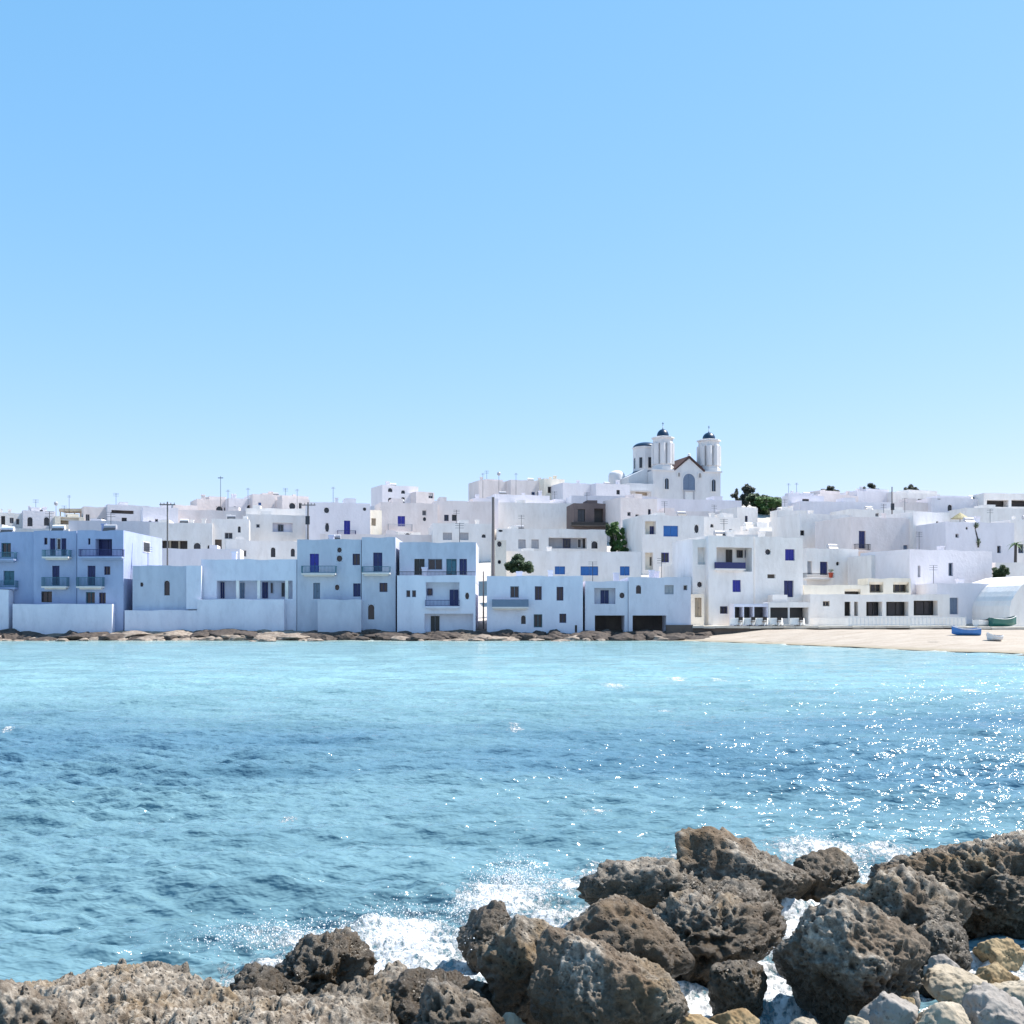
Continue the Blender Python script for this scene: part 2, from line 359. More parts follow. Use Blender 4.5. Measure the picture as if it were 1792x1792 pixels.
wa = np_mesh('sea', PW, grid_faces(len(yr), len(cs)), m, True, {'foam': foam, 'weed': weed, 'shallow': shallow, 'edge': (1 - sstep(0.5, 8, sy - y)) * .8 * (y > 50)}); tag(wa, kind='structure')

# ------------------------------------------------------------------ rocks
def rock_mat(name, w0, w1, lt):
    m, t, bs = new_mat(name); p, g = geo_pos(t)
    oi = t.nodes.new('ShaderNodeObjectInfo')
    cx = node(t, 'ShaderNodeAttribute'); cx.attribute_name = 'pit'
    c = mixc(t, ramp(t, noise(t, p, 2.2, 8, 0.65), [(0.35, 0.0), (0.65, 1.0)]), tuple(q_ * lt for q_ in (0.15, 0.112, 0.080)), tuple(q_ * lt for q_ in (0.31, 0.265, 0.215)))
    c = mixc(t, ramp(t, noise(t, p, 16.0, 7, 0.75), [(0.45, 0.0), (0.68, 1.0)]), c, (0.54, 0.48, 0.40))
    c = mixc(t, ramp(t, noise(t, p, 1.7, 4, 0.6), [(0.52, 0.0), (0.72, 1.0)]), c, (0.20, 0.125, 0.05))
    vo = node(t, 'ShaderNodeTexVoronoi', Scale=34.0); t.links.new(p, vo.inputs['Vector'])
    spots = math_n(t, 'MULTIPLY', ramp(t, vo.outputs['Distance'], [(0.12, 1.0), (0.34, 0.0)]), ramp(t, noise(t, p, 5.0, 3), [(0.42, 0.0), (0.60, 1.0)]))
    c = mixc(t, math_n(t, 'MULTIPLY', spots, 0.85), c, (0.035, 0.028, 0.022))
    c = mixc(t, math_n(t, 'MULTIPLY', cx.outputs['Fac'], 0.88), c, (0.022, 0.017, 0.013))
    fa_ = node(t, 'ShaderNodeAttribute'); fa_.attribute_name = 'fracture'
    c = mixc(t, math_n(t, 'MULTIPLY', fa_.outputs['Fac'], 0.7), c, mixc(t, noise(t, p, 4.0, 6, 0.7), (0.035, 0.022, 0.014), (0.14, 0.085, 0.04)))
    sx = node(t, 'ShaderNodeSeparateXYZ'); t.links.new(p, sx.inputs[0])
    wz = math_n(t, 'ADD', sx.outputs[2], math_n(t, 'MULTIPLY', noise(t, p, 3.0, 5), 0.35))
    wet = ramp(t, wz, [(w0, 1.0), (w1, 0.0)])  # waterline wetness, raised to put the shade of the rock fronts into the colour
    c = mixc(t, math_n(t, 'MULTIPLY', wet, 0.85), c, (0.040, 0.026, 0.012))
    t.links.new(c, bs.inputs['Base Color'])
    t.links.new(math_n(t, 'SUBTRACT', 0.92, math_n(t, 'MULTIPLY', wet, 0.60)), bs.inputs['Roughness'])
    hh = math_n(t, 'ADD', noise(t, p, 26.0, 8, 0.75), math_n(t, 'MULTIPLY', spots, -0.9))
    bump(t, bs, hh, 0.9, 0.022)
    MATS[name] = m

rock_mat('limestone', .34, .64, .78); rock_mat('reef_stone', .10, .30, .85)
def pebble_mat(name, a, b):
    m, t, bs = new_mat(name); p, g = geo_pos(t)
    c = mixc(t, ramp(t, noise(t, p, 3.0, 7, 0.65), [(0.35, 0.0), (0.65, 1.0)]), a, b)
    c = mixc(t, ramp(t, noise(t, p, 22.0, 5, 0.7), [(0.56, 0.0), (0.7, 1.0)]), c, tuple(q * .35 for q in a))
    t.links.new(c, bs.inputs['Base Color']); bs.inputs['Roughness'].default_value = 0.85
    bump(t, bs, noise(t, p, 20.0, 7, 0.7), 0.7, 0.012); MATS[name] = m
pebble_mat('stone_cream', (0.27, 0.22, 0.155), (0.42, 0.36, 0.28)); pebble_mat('stone_grey', (0.20, 0.175, 0.155), (0.34, 0.31, 0.28)); pebble_mat('stone_ochre', (0.18, 0.11, 0.045), (0.34, 0.26, 0.15))
pebble_mat('shore_dark', (0.028, 0.022, 0.020), (0.10, 0.075, 0.06)); pebble_mat('shore_tan', (0.17, 0.13, 0.10), (0.34, 0.28, 0.23))

ICO = {}
def ico(l):
    if l not in ICO:
        bm = bmesh.new(); bmesh.ops.create_icosphere(bm, subdivisions=l, radius=1)
        V = np.array([q.co[:] for q in bm.verts]); bm.verts.index_update(); Fa = np.array([[q.index for q in f.verts] for f in bm.faces]); bm.free(); ICO[l] = (V, Fa)
    return ICO[l]
def rock(name, label, u0, u1, vt, vb, seed, dr=0.8, lvl=6, pits=1.0, rough=1.0, mat='limestone', peak=0.0, zb=-0.35, group=None, cat='rock', flat=0.0, planes=20, slope=0.0, under=0.38):
    """one boulder; u0..u1 wide, top at row vt, meeting the water at row vb"""
    if cat == 'rock': w_ = u1 - u0; u0 -= w_ * .02; u1 += w_ * .03; vt += 6
    Yb = CH * F / (vb - VH); wpx = u1 - u0; Wd = wpx * Yb / F; D = Wd * dr
    Yc = Yb + D * 0.42; Wd = wpx * Yc / F
    cx = ((u0 + u1) / 2 - UC) * Yc / F; zt = CH - (vt - VH) * Yc / F
    V, Fa = ico(lvl); n = V.copy(); rg = np.random.RandomState(seed)
    r = 1 + 0.55 * (fbm(n * 1.3 + seed * 7.1, seed, 4) - .5)
    for i in range(planes):
        d = rg.normal(size=3); d[2] = d[2] * (0.7) + 0.15; d /= np.linalg.norm(d); k = rg.uniform(.60, .90)
        dot = n @ d; lim = np.where(dot > .2, k / np.maximum(dot, .2), 9)
        # soft minimum keeps worn edges
        r = -np.log(np.exp(-40 * r) + np.exp(-40 * lim)) / 40
    q = n * r[:, None]
    q[:, 2] += peak * q[:, 0]                                   # lean
    if flat: q[:, 2] = np.where(q[:, 2] > 0, np.abs(q[:, 2]) ** (1 + flat) , q[:, 2])
    mn = q.min(0); mx = q.max(0)
    q = (q - (mn + mx) / 2) / ((mx - mn) / 2)
    hz = (zt - zb) / 2
    q = q * np.array([Wd / 2, D / 2, hz]); q[:, 2] += (zt + zb) / 2 - 0.01
    uc_ = 1 - under * (1 - sstep(-.75, .35, q[:, 2] / hz - ((zt + zb) / 2) / hz))
    q[:, 0] *= uc_; q[:, 1] *= uc_
    q[:, 0] += cx; q[:, 1] += Yc
    q[:, 2] += slope * (q[:, 1] - Yc)
    s = min(Wd, 1.2) * rough
    disp = 0.16 * s * (fbm(q * 2.6 / max(Wd, .5), seed + 3, 4) - .5) + 0.17 * s * (np.abs(fbm(q * 4.5 + 3, seed + 9, 5, .62) - .5) * -2 + .25)
    disp += 0.035 * rough * min(1, Wd) * (fbm(q * 17, seed + 13, 4, .6) - .5) * 2
    pit = np.zeros(len(q)); fr = np.zeros(len(q))
    if pits > 0:
        wq = q + 0.05 * (np.stack([vnoise(q * 9, 1), vnoise(q * 9, 2), vnoise(q * 9, 3)], 1) - .5)
        mk = sstep(0.44, 0.56, fbm(q * 2.4, seed + 21, 3)); fr = 1 - sstep(.42, .5, fbm(q * 1.9 + 5, seed + 31, 3)); soft = 1 - .85 * fr
        f1 = worley(wq * 13, seed); f2 = worley(wq * 29, seed + 2)
        p1 = sstep(.46, .10, f1) if False else 1 - sstep(.12, .46, f1)
        p2 = 1 - sstep(.15, .48, f2)
        disp -= pits * soft * (0.062 * p1 * (0.05 + 0.95 * mk) + 0.018 * p2)
        pit = np.clip((p1 * (0.2 + .8 * mk) * .95 + p2 * .4) * soft, 0, 1)
    q = q + n * disp[:, None]
    lo, hi = q[:, 0].min(), q[:, 0].max(); q[:, 0] = (q[:, 0] - lo) / (hi - lo) * Wd + cx - Wd / 2
    hi = q[:, 2].max(); q[:, 2] = zb + (q[:, 2] - zb) * (zt - zb) / (hi - zb)
    base = np.array([cx, Yc, 0.0])
    o = np_mesh(name, q - base, Fa, MATS[mat], True, {'pit': pit, 'fracture': fr}); o.location = base
    tag(o, label, cat, group); return o

G = 'weathered limestone boulders in the surf'
def reef(label, x0, x1, y0, y1, ztop, seed):
    nx, ny = 330, 360
    X_, Y_ = np.meshgrid(np.linspace(x0 - .3, x1 + .3, nx), np.linspace(y0 - .3, y1 + .3, ny))
    x, y = X_.ravel(), Y_.ravel(); P = np.stack([x, y, x * 0 + seed], 1)
    ex = ((x - (x0 + x1) / 2) / ((x1 - x0) / 2)); ey = ((y - (y0 + y1) / 2) / ((y1 - y0) / 2))
    rr = (np.abs(ex) ** 2.6 + np.abs(ey) ** 2.6) ** (1 / 2.6) + .95 * (fbm(P * 1.5, seed, 4) - .5) + .12 * (fbm(P * 7, seed, 3) - .5)
    body = 1 - sstep(.80, 1.06, rr)
    z = -.45 + body * (ztop + .45) * (1 - .35 * np.clip(rr, 0, 1) ** 2)
    z += body * (.34 * (fbm(P * 2.1, seed + 1, 4) - .5) + .16 * (.5 - np.abs(fbm(P * 5, seed + 2, 5, .6) - .5) * 3) * .5 + .06 * (fbm(P * 15, seed + 4, 4, .65) - .5))
    W_ = P + .04 * (np.stack([vnoise(P * 10, 1), vnoise(P * 10, 2), x * 0], 1) - .5); W_[:, 2] = z
    mk = sstep(.38, .6, fbm(P * 2.4, seed + 8, 3)); p1 = 1 - sstep(.12, .46, worley(W_ * 10, seed)); p2 = 1 - sstep(.12, .48, worley(W_ * 21, seed + 3))
    z -= body * (.075 * p1 * (.35 + .65 * mk) + .028 * p2)
    V = np.stack([x + .02 * (vnoise(P * 30, 5) - .5), y + .02 * (vnoise(P * 30, 6) - .5), z], 1)
    b = np.array([(x0 + x1) / 2, (y0 + y1) / 2, 0])
    # close the slab underneath so that it is a solid body
    Fa = grid_faces(ny, nx)
    idx = np.concatenate([np.arange(nx), np.arange(1, ny) * nx + nx - 1, (ny - 1) * nx + np.arange(nx - 2, -1, -1), np.arange(ny - 2, 0, -1) * nx])
    low = V[idx].copy(); low[:, 2] = -.9; n0 = len(V); V = np.concatenate([V, low]); k = len(idx); a = np.arange(k); c_ = (a + 1) % k
    Fa = np.concatenate([Fa, np.stack([idx[c_], idx[a], n0 + a, n0 + c_], -1)])
    pit = np.concatenate([np.clip(p1 * (.3 + .7 * mk) + p2 * .5, 0, 1), np.zeros(k)])
    o = np_mesh('reef', V - b, Fa, MATS['reef_stone'], True, {'pit': pit}); o.location = b; tag(o, label, 'rock'); return o
rock('boulder', 'largest grey boulder with pale ridged top and dark pitted front face', 1358, 1634, 1551, 1782, 11, .85, 7, .75, .8, group=G, peak=-.25)
rock('boulder', 'grey-brown boulder with a ridged top directly behind the largest grey boulder', 1424, 1692, 1497, 1672, 12, .7, 6, .8, .9, group=G)
rock('boulder', 'domed brown boulder standing furthest out, its smooth front wet brown', 1186, 1432, 1442, 1588, 13, .6, 6, .7, .8, group=G, peak=-.15)
rock('boulder', 'low dark jagged rock on the right flank of the domed brown boulder', 1378, 1502, 1478, 1566, 14, .7, 6, .9, 1.1, group=G)
rock('boulder', 'flat overhanging slab with a sharp left end and black underside', 1012, 1290, 1492, 1590, 15, .5, 6, .9, .8, group=G, flat=.0, peak=-.12, under=.5, planes=8)
rock('boulder', 'narrow pitted ledge trailing right from the overhanging slab', 1180, 1372, 1530, 1600, 16, .5, 6, 1.2, 1.1, group=G, peak=-.3)
rock('boulder', 'speckled low boulder in the middle, full of holes, below the pitted ledge', 1128, 1376, 1556, 1690, 17, .75, 6, 1.35, 1.2, group=G)
rock('boulder', 'brown hump-backed boulder with a steep dark right side behind the front grey dome', 948, 1204, 1561, 1735, 18, .7, 6, .9, .8, group=G)
rock('boulder', 'dark boulder with a knobbly top left of the hump-backed boulder', 836, 1010, 1585, 1762, 19, .8, 6, 1.0, 1.0, group=G)
rock('boulder', 'front grey domed boulder with a cratered face rising from the bottom edge', 926, 1196, 1621, 1850, 20, .8, 7, .85, .8, group=G)
rock('boulder', 'small ochre rock with seaweed crust standing alone in white foam', 1238, 1342, 1674, 1756, 21, .9, 6, 1.1, 1.1, group=G)
rock('reef', 'broad rough reef of brown holed rock at the right edge behind the boulders', 1524, 1960, 1443, 1610, 22, .55, 7, 1.3, 1.2, cat='rock', flat=.1)
rock('boulder', 'knobbly ochre rock at the foot of the right-hand boulder behind the largest one', 1590, 1700, 1600, 1690, 23, .9, 6, 1.1, 1.1, group=G)
reef('low beige reef full of tiny holes at the lower left', -3.35, -1.62, 5.3, 7.75, .21, 24)
reef('pale washed reef at the bottom centre left, streaked with foam', -2.45, -.35, 5.0, 7.95, .09, 25)
rock('boulder', 'small craggy rock with dark hollows poking from the foam left of centre', 478, 660, 1618, 1712, 26, .8, 6, 1.3, 1.5, group=G)
rock('boulder', 'small flat rock awash at the left of the craggy rock', 400, 540, 1680, 1735, 62, .7, 6, 1.3, 1.3, group=G)
rock('boulder', 'pitted brown-green rock at the bottom edge left of the front grey dome', 700, 884, 1712, 1860, 27, .8, 6, 1.3, 1.2, group=G)
rock('boulder', 'dark craggy rock in the bottom left corner', -60, 128, 1705, 1900, 28, .8, 6, 1.3, 1.3, group=G)
rock('boulder', 'half-sunk rock washed by foam between the craggy rock and the knobbly boulder', 660, 860, 1690, 1765, 29, .8, 6, 1.3, 1.2, group=G)
rock('boulder', 'green-brown pointed rock left of the knobbly boulder beside the white foam', 800, 905, 1572, 1660, 35, .8, 6, 1.1, 1.2, group=G)
G2 = 'loose stones on the near shore'
def stone(label, u0, u1, vt, vb, seed, mat, dr=.8): rock('stone', label, u0, u1, vt, vb, seed, dr, 6, .25, .8, mat, zb=-.2, group=G2, cat='stone', planes=9)
stone('pale cream rounded stone right of the largest boulder', 1612, 1732, 1694, 1750, 40, 'stone_cream')
stone('ochre flat stone behind the cream stone at the right', 1692, 1782, 1682, 1728, 41, 'stone_ochre')
stone('broad grey stone in the bottom right corner', 1678, 1830, 1728, 1815, 42, 'stone_grey', .7)
stone('olive-grey stone at the foot of the largest boulder', 1500, 1606, 1736, 1815, 43, 'stone_grey')
stone('yellowish stone between the olive-grey and the broad grey stones', 1594, 1706, 1746, 1830, 44, 'stone_cream')
stone('tiny grey stone tucked under the right of the largest boulder', 1574, 1610, 1724, 1748, 45, 'stone_grey')
stone('reddish small stone beside the yellowish stone', 1566, 1606, 1746, 1775, 46, 'stone_ochre')
stone('small pale stone at the bottom edge under the largest boulder', 1462, 1532, 1778, 1830, 47, 'stone_cream')
stone('brown stone wedged between the largest boulder and the ochre stone', 1618, 1690, 1670, 1706, 48, 'stone_grey')
stone('tan flat stone at the bottom edge below the small ochre rock', 1230, 1330, 1762, 1810, 49, 'stone_ochre')
stone('dull orange stone at the bottom edge right of the front grey dome', 1180, 1262, 1775, 1830, 50, 'stone_ochre')
stone('flat cream stone partly hidden by the broad grey stone', 1730, 1840, 1716, 1752, 51, 'stone_cream')
stone('dark wet stone in the foam at the right edge', 1706, 1800, 1640, 1668, 52, 'stone_ochre')
stone('little yellow stone at the bottom edge beside the largest boulder', 1380, 1450, 1782, 1830, 53, 'stone_cream')
stone('small brown stone at the bottom edge left of the front grey dome', 858, 934, 1768, 1822, 54, 'stone_cream')
stone('pale grey block leaning on the pitted brown-green rock', 774, 830, 1728, 1800, 55, 'stone_grey')

# rocks along the far shore
rg = random.Random(5)
protos = {}
def shore_rock(u, Y, wm, hm, kind, i, z0=-.25):
    key = (kind, i % 9)
    if key not in protos:
        V, Fa = ico(4); r = 1 + .6 * (fbm(V * 1.5 + i * 3.3, i, 4) - .5); q = V * r[:, None]
        for k in range(7):
            d = np.random.RandomState(i * 9 + k).normal(size=3); d /= np.linalg.norm(d); dd = q @ d; q = q - np.outer(np.maximum(dd - .72, 0), d)
        q += V * (0.22 * (fbm(V * 5, i + 5, 4) - .5))[:, None]
        me = np_mesh('shore_rock', q, Fa, MATS[kind], True); protos[key] = me
        o = me
    else:
        o = protos[key].copy(); COL.objects.link(o)
    o.location = ((u - UC) * Y / F, Y, z0 + hm * .3); o.scale = (wm / 2, wm / 2 * rg.uniform(.7, 1.2), hm * .6); o.rotation_euler = (0, 0, rg.uniform(-.6, .6) + (3.14 if rg.random() < .5 else 0))
    seg = [(20, 'the leftmost waterfront house'), (200, 'the two three-storey blue-shaded houses'), (345, 'the low blue-shaded house with one arched window'), (520, 'the columned porch house'), (632, 'the house with round portholes'),
           (692, 'the house with an arched sea door'), (835, 'the tall blue-shaded house with a glazed terrace'), (1022, 'the house with a solid balcony panel'), (1100, 'the narrow boathouse front'), (9999, 'the wide boathouse mouth')]
    wh = [n_ for a_, n_ in seg if u < a_][0]; sz = 'large' if wm > 2.6 else 'small'
    lab = {'shore_tan': '%s pale tan rock at the waterline below %s' % (sz, wh), 'shore_dark': '%s black wet rock at the waterline below %s' % (sz, wh)}[kind]
    tag(o, lab, 'rock', 'pale rocks along the far waterline' if kind == 'shore_tan' else 'black rocks along the far waterline')
    return o
i = 0
uu = -30
while uu < 1225:
    tan = (180 < uu < 560 and rg.random() < .75) or rg.random() < .22
    shore_rock(uu, rg.uniform(106.0, 107.2), rg.uniform(1.2, 3.4), rg.uniform(.5, 1.0) if tan else rg.uniform(.6, 1.1), 'shore_tan' if tan else 'shore_dark', i)
    uu += rg.uniform(9, 20); i += 1
uu = -30
while uu < 700:
    shore_rock(uu, rg.uniform(108, 109.5), rg.uniform(3.0, 6.5), rg.uniform(.9, 1.35), 'shore_tan' if (190 < uu < 540 and rg.random() < .6) else 'shore_dark', i, z0=-.1); uu += rg.uniform(14, 30); i += 1
uu = 690
while uu < 1230:
    shore_rock(uu, rg.uniform(107.4, 108.4), rg.uniform(2.0, 4.0), rg.uniform(.9, 1.2), 'shore_dark', i, z0=-.1); uu += rg.uniform(14, 26); i += 1
for k in range(26):
    shore_rock(rg.uniform(-20, 1230), rg.uniform(102.5, 105.5), rg.uniform(.6, 1.8), rg.uniform(.25, .45), 'shore_tan', i, z0=-.12); i += 1
#HOUSES
# ------------------------------------------------------------------ houses
class Face:
    """front face of a building: u0..u1 in photo columns at distance Y, turned by yaw; local x runs along the front, y into the house"""
    def __init__(s, u0, u1, Y, yaw):
        s.psi = R(yaw); s.c = math.cos(s.psi); s.s = math.sin(s.psi)
        s.x0 = (u0 - UC) * Y / F; s.Y = Y; s.w = s.S(u1)
    def S(s, u, d=0.0):                 # position along the plane d metres behind the front
        k = (u - UC) / F; ox = s.x0 - s.s * d; oy = s.Y + s.c * d
        return (k * oy - ox) / (s.c - k * s.s)
    def Z(s, u, v, d=0.0):
        t = s.S(u, d); return CH - (v - VH) * (s.Y + s.c * d + t * s.s) / F
def ring(mb, x0, z0, x1, z1, arch):     # infill that rounds a rectangular hole
    cx, cz, rx, rz = (x0 + x1) / 2, (z0 + z1) / 2, (x1 - x0) / 2, (z1 - z0) / 2
    if arch: cz = z1 - rx if rx < (z1 - z0) else (z0 + z1) / 2; rz = z1 - cz
    N = 10 if arch else 20
    def inner(a): return (cx + rx * math.cos(a), cz + rz * math.sin(a))
    def outer(a):
        c, q = math.cos(a), math.sin(a); k = 1 / max(abs(c), abs(q), 1e-6); return (cx + rx * c * k, cz + rz * q * k)
    tot = math.pi if arch else 2 * math.pi
    for i in range(N):
        a, b = tot * i / N, tot * (i + 1) / N
        p, q, r_, t_ = inner(a), inner(b), outer(b), outer(a)
        mb.quad((p[0], 0.003, p[1]), (t_[0], 0.003, t_[1]), (r_[0], 0.003, r_[1]), (q[0], 0.003, q[1]))
        mb.quad((p[0], 0.003, p[1]), (q[0], 0.003, q[1]), (q[0], 0.16, q[1]), (p[0], 0.16, p[1]))
def win(parent, x0, z0, x1, z1, y, frame, style):
    """window / shutter / door leaf set; y is the plane of the pane"""
    w_, h_ = x1 - x0, z1 - z0; ft = min(.07, w_ * .14)
    if style == 'W':
        mb = MB(); mb.box(x0, y - .05, z0, x0 + ft, y + .03, z1); mb.box(x1 - ft, y - .05, z0, x1, y + .03, z1)
        mb.box(x0 + ft, y - .05, z0, x1 - ft, y + .03, z0 + ft); mb.box(x0 + ft, y - .05, z1 - ft, x1 - ft, y + .03, z1)
        n = max(1, int(round(w_ / 0.9)))
        for i in range(1, n + 1 if n > 1 else 1): 
            if i < n: xx = x0 + w_ * i / n; mb.box(xx - .03, y - .04, z0 + ft, xx + .03, y + .02, z1 - ft)
        if n == 1 and w_ > .6: mb.box((x0 + x1) / 2 - .025, y - .04, z0 + ft, (x0 + x1) / 2 + .025, y + .02, z1 - ft)
        o = mb.build('window', frame, parent)
        g_ = MB(); g_.box(x0 + ft * .5, y + .032, z0 + ft * .5, x1 - ft * .5, y + .045, z1 - ft * .5); g_.build('pane', 'dark_glass', o)
    elif style == 'S':
        mb = MB(); mx = (x0 + x1) / 2
        for a, b in ((x0, mx - .015), (mx + .015, x1)):
            mb.box(a, y, z0, b, y + .03, z1)
            k = max(4, int(h_ / .16))
            for i in range(k): zz = z0 + h_ * (i + .2) / k; mb.box(a + .05, y - .025, zz, b - .05, y - .002, zz + h_ / k * .55)
        mb.build('shutter', frame, parent)
    elif style == 'D':
        mb = MB(); mx = (x0 + x1) / 2
        for a, b in ((x0, mx - .02), (mx + .02, x1)):
            mb.box(a, y, z0, b, y + .04, z1)
            for q in (0.06, 0.52): mb.box(a + (b - a) * .18, y - .02, z0 + h_ * q, b - (b - a) * .18, y - .002, z0 + h_ * (q + .38))
        o = mb.build('door', frame, parent)
        k = MB(); k.box(mx + .05, y - .05, z0 + h_ * .45, mx + .12, y - .021, z0 + h_ * .5); k.build('handle', 'dark_metal', o)
    else:   # round or arched glazing
        g_ = MB(); g_.box(x0, y, z0, x1, y + .03, z1); g_.build('pane', 'dark_glass', parent)
def balcony(root, fc, a, sty, colr, proj, slabmat, base):
    x0, x1 = fc.S(a[0], -proj), fc.S(a[2], -proj); um = (a[0] + a[2]) / 2
    zr, zs = fc.Z(um, a[1], -proj) - base, fc.Z(um, a[3], -proj) - base
    mb = MB(); mb.box(x0, -proj, zs - .16, x1, -.002, zs); mb.box(x0 + .2, -proj * .6, zs - .30, x1 - .2, -.002, zs - .162)
    o = mb.build('balcony', slabmat, root)
    r_ = MB()
    if sty == 'rail':
        for yy in (-proj + .03,):
            r_.box(x0, yy, zr - .05, x1, yy + .05, zr); r_.box(x0, yy, zs + .06, x1, yy + .04, zs + .1)
            n = max(3, int((x1 - x0) / .13))
            for i in range(n + 1): xx = x0 + (x1 - x0 - .03) * i / n; r_.box(xx, yy + .005, zs + .1, xx + .03, yy + .035, zr - .05)
        for xx in (x0, x1 - .04):
            r_.box(xx, -proj + .08, zr - .05, xx + .04, -.002, zr)
            n = int(proj / .13)
            for i in range(1, n): yy = -proj + .08 + i * .13; r_.box(xx + .005, yy, zs, xx + .03, yy + .03, zr - .05)
    else:
        r_.box(x0, -proj, zs, x1, -proj + .06, zr); r_.box(x0, -proj + .06, zs, x0 + .06, -.002, zr); r_.box(x1 - .06, -proj + .06, zs, x1, -.002, zr)
    r_.build('railing', colr, o)
HN = 0
def house(label, u0, u1, vt, Y, mat='whitewash', op=(), yaw=18, depth=6.5, base=None, name='white_house', cat='house', group=None, steps=(), para=True, kind=None, wob=.05):
    """op: openings in photo pixels. W window, S shutters, D door, R round, A arched, L recess (with things on its back wall), B balcony, X window on the right side wall
       steps: (u0,u1,vt) extra storey blocks standing on the roof"""
    global HN; HN += 1; rg = random.Random(HN)
    fc = Face(u0, u1, Y, yaw); W = fc.w; um = (u0 + u1) / 2
    zt = fc.Z(um, vt)
    if base is None: base = float(zg(fc.x0 + W / 2 * fc.c, Y)) - 2.0
    root = empty(name, (fc.x0, Y, base), fc.psi); tag(root, label, cat, group)
    H = zt - base
    def Zl(u, v, d=0.0): return fc.Z(u, v, d) - base
    ph = rg.uniform(0, 6)
    def wz(s_, y_=0): return wob * math.sin(s_ * 1.3 + ph) * math.sin(math.pi * min(max(s_ / W, 0), 1)) + wob * .6 * math.sin(s_ * 3.1 + ph * 2 + y_) * math.sin(math.pi * min(max(s_ / W, 0), 1))
    holes = []
    for o in op:
        if o[0] in 'WSDRAL' and len(o[0]) == 1:
            a, b = fc.S(o[1]), fc.S(o[3]); uc = (o[1] + o[3]) / 2
            z1, z0 = Zl(uc, o[2]), Zl(uc, o[4]); a = max(a, .05); b = min(b, W - .05); z1 = min(z1, H - .15)
            if b - a > .08 and z1 - z0 > .08: holes.append((o, a, max(z0, .05), b, z1))
    xs = sorted(set([0, W] + [h[1] for h in holes] + [h[3] for h in holes] + [W * i / 8 for i in range(1, 8)]))
    zs = sorted(set([0, H] + [h[2] for h in holes] + [h[4] for h in holes]))
    mb = MB()
    for i in range(len(xs) - 1):
        if xs[i + 1] - xs[i] < 1e-5: continue
        for j in range(len(zs) - 1):
            mx, mz = (xs[i] + xs[i + 1]) / 2, (zs[j] + zs[j + 1]) / 2
            if any(h[1] < mx < h[3] and h[2] < mz < h[4] for h in holes): continue
            ta = wz(xs[i]) if j == len(zs) - 2 else 0; tb = wz(xs[i + 1]) if j == len(zs) - 2 else 0
            mb.quad((xs[i], 0, zs[j]), (xs[i + 1], 0, zs[j]), (xs[i + 1], 0, zs[j + 1] + tb), (xs[i], 0, zs[j + 1] + ta))
    D_ = depth
    mb.quad((W, 0, 0), (W, D_, 0), (W, D_, H), (W, 0, H)); mb.quad((0, D_, 0), (0, 0, 0), (0, 0, H), (0, D_, H)); mb.quad((W, D_, 0), (0, D_, 0), (0, D_, H), (W, D_, H))
    tk, dn = (.25, .45) if para and W > 1.2 and H > 1 else (.0, 0)
    if tk:
        for i in range(len(xs) - 1):
            a, b = xs[i], xs[i + 1]; ia, ib = max(a, tk), min(b, W - tk)
            ia = min(ia, W - tk); ib = max(ib, tk)
            mb.quad((a, 0, H + wz(a)), (b, 0, H + wz(b)), (ib, tk, H + wz(b)), (ia, tk, H + wz(a)))
            if ib > ia: mb.quad((ib, tk, H + wz(b)), (ib, tk, H - dn), (ia, tk, H - dn), (ia, tk, H + wz(a)))
        mb.quad((0, 0, H), (tk, tk, H), (tk, D_ - tk, H), (0, D_, H)); mb.quad((W, 0, H), (W, D_, H), (W - tk, D_ - tk, H), (W - tk, tk, H)); mb.quad((0, D_, H), (tk, D_ - tk, H), (W - tk, D_ - tk, H), (W, D_, H))
        mb.quad((tk, tk, H), (tk, tk, H - dn), (tk, D_ - tk, H - dn), (tk, D_ - tk, H)); mb.quad((W - tk, tk, H), (W - tk, D_ - tk, H), (W - tk, D_ - tk, H - dn), (W - tk, tk, H - dn)); mb.quad((tk, D_ - tk, H), (tk, D_ - tk, H - dn), (W - tk, D_ - tk, H - dn), (W - tk, D_ - tk, H))
    for (o, a, z0, b, z1) in holes:
        k = o[0]; dp = .27 if k != 'L' else o[5]
        mb.quad((a, 0, z0), (a, 0, z1), (a, dp, z1), (a, dp, z0)); mb.quad((b, 0, z1), (b, 0, z0), (b, dp, z0), (b, dp, z1))
        mb.quad((a, 0, z1), (b, 0, z1), (b, dp, z1), (a, dp, z1)); mb.quad((b, 0, z0), (a, 0, z0), (a, dp, z0), (b, dp, z0))
        if k in 'RA': ring(mb, a, z0, b, z1, k == 'A')
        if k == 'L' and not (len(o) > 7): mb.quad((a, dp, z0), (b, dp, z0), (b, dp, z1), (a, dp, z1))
        if k != 'L': mb.quad((a - .02, dp + .07, z0 - .02), (b + .02, dp + .07, z0 - .02), (b + .02, dp + .07, z1 + .02), (a - .02, dp + .07, z1 + .02))
    for (a, b, vtt) in steps:
        xa, xb = max(fc.S(a, .35), .1), min(fc.S(b, .35), W - .1); z2 = Zl((a + b) / 2, vtt, .35)
        if xb - xa > .1: mb.box(xa, .35, H - .5, xb, min(D_ * .7, 3.5), z2)
    wall = mb.build('wall', mat, root)
    if tk: rb = MB(); rb.box(tk + .004, tk + .004, H - dn - .2, W - tk - .004, D_ - tk - .004, H - dn); rf = rb.build('roof', mat, root)
    else: rb = MB(); rb.box(.03, .03, H - .1, W - .03, D_ - .03, H + .02); rf = rb.build('roof', mat, root)
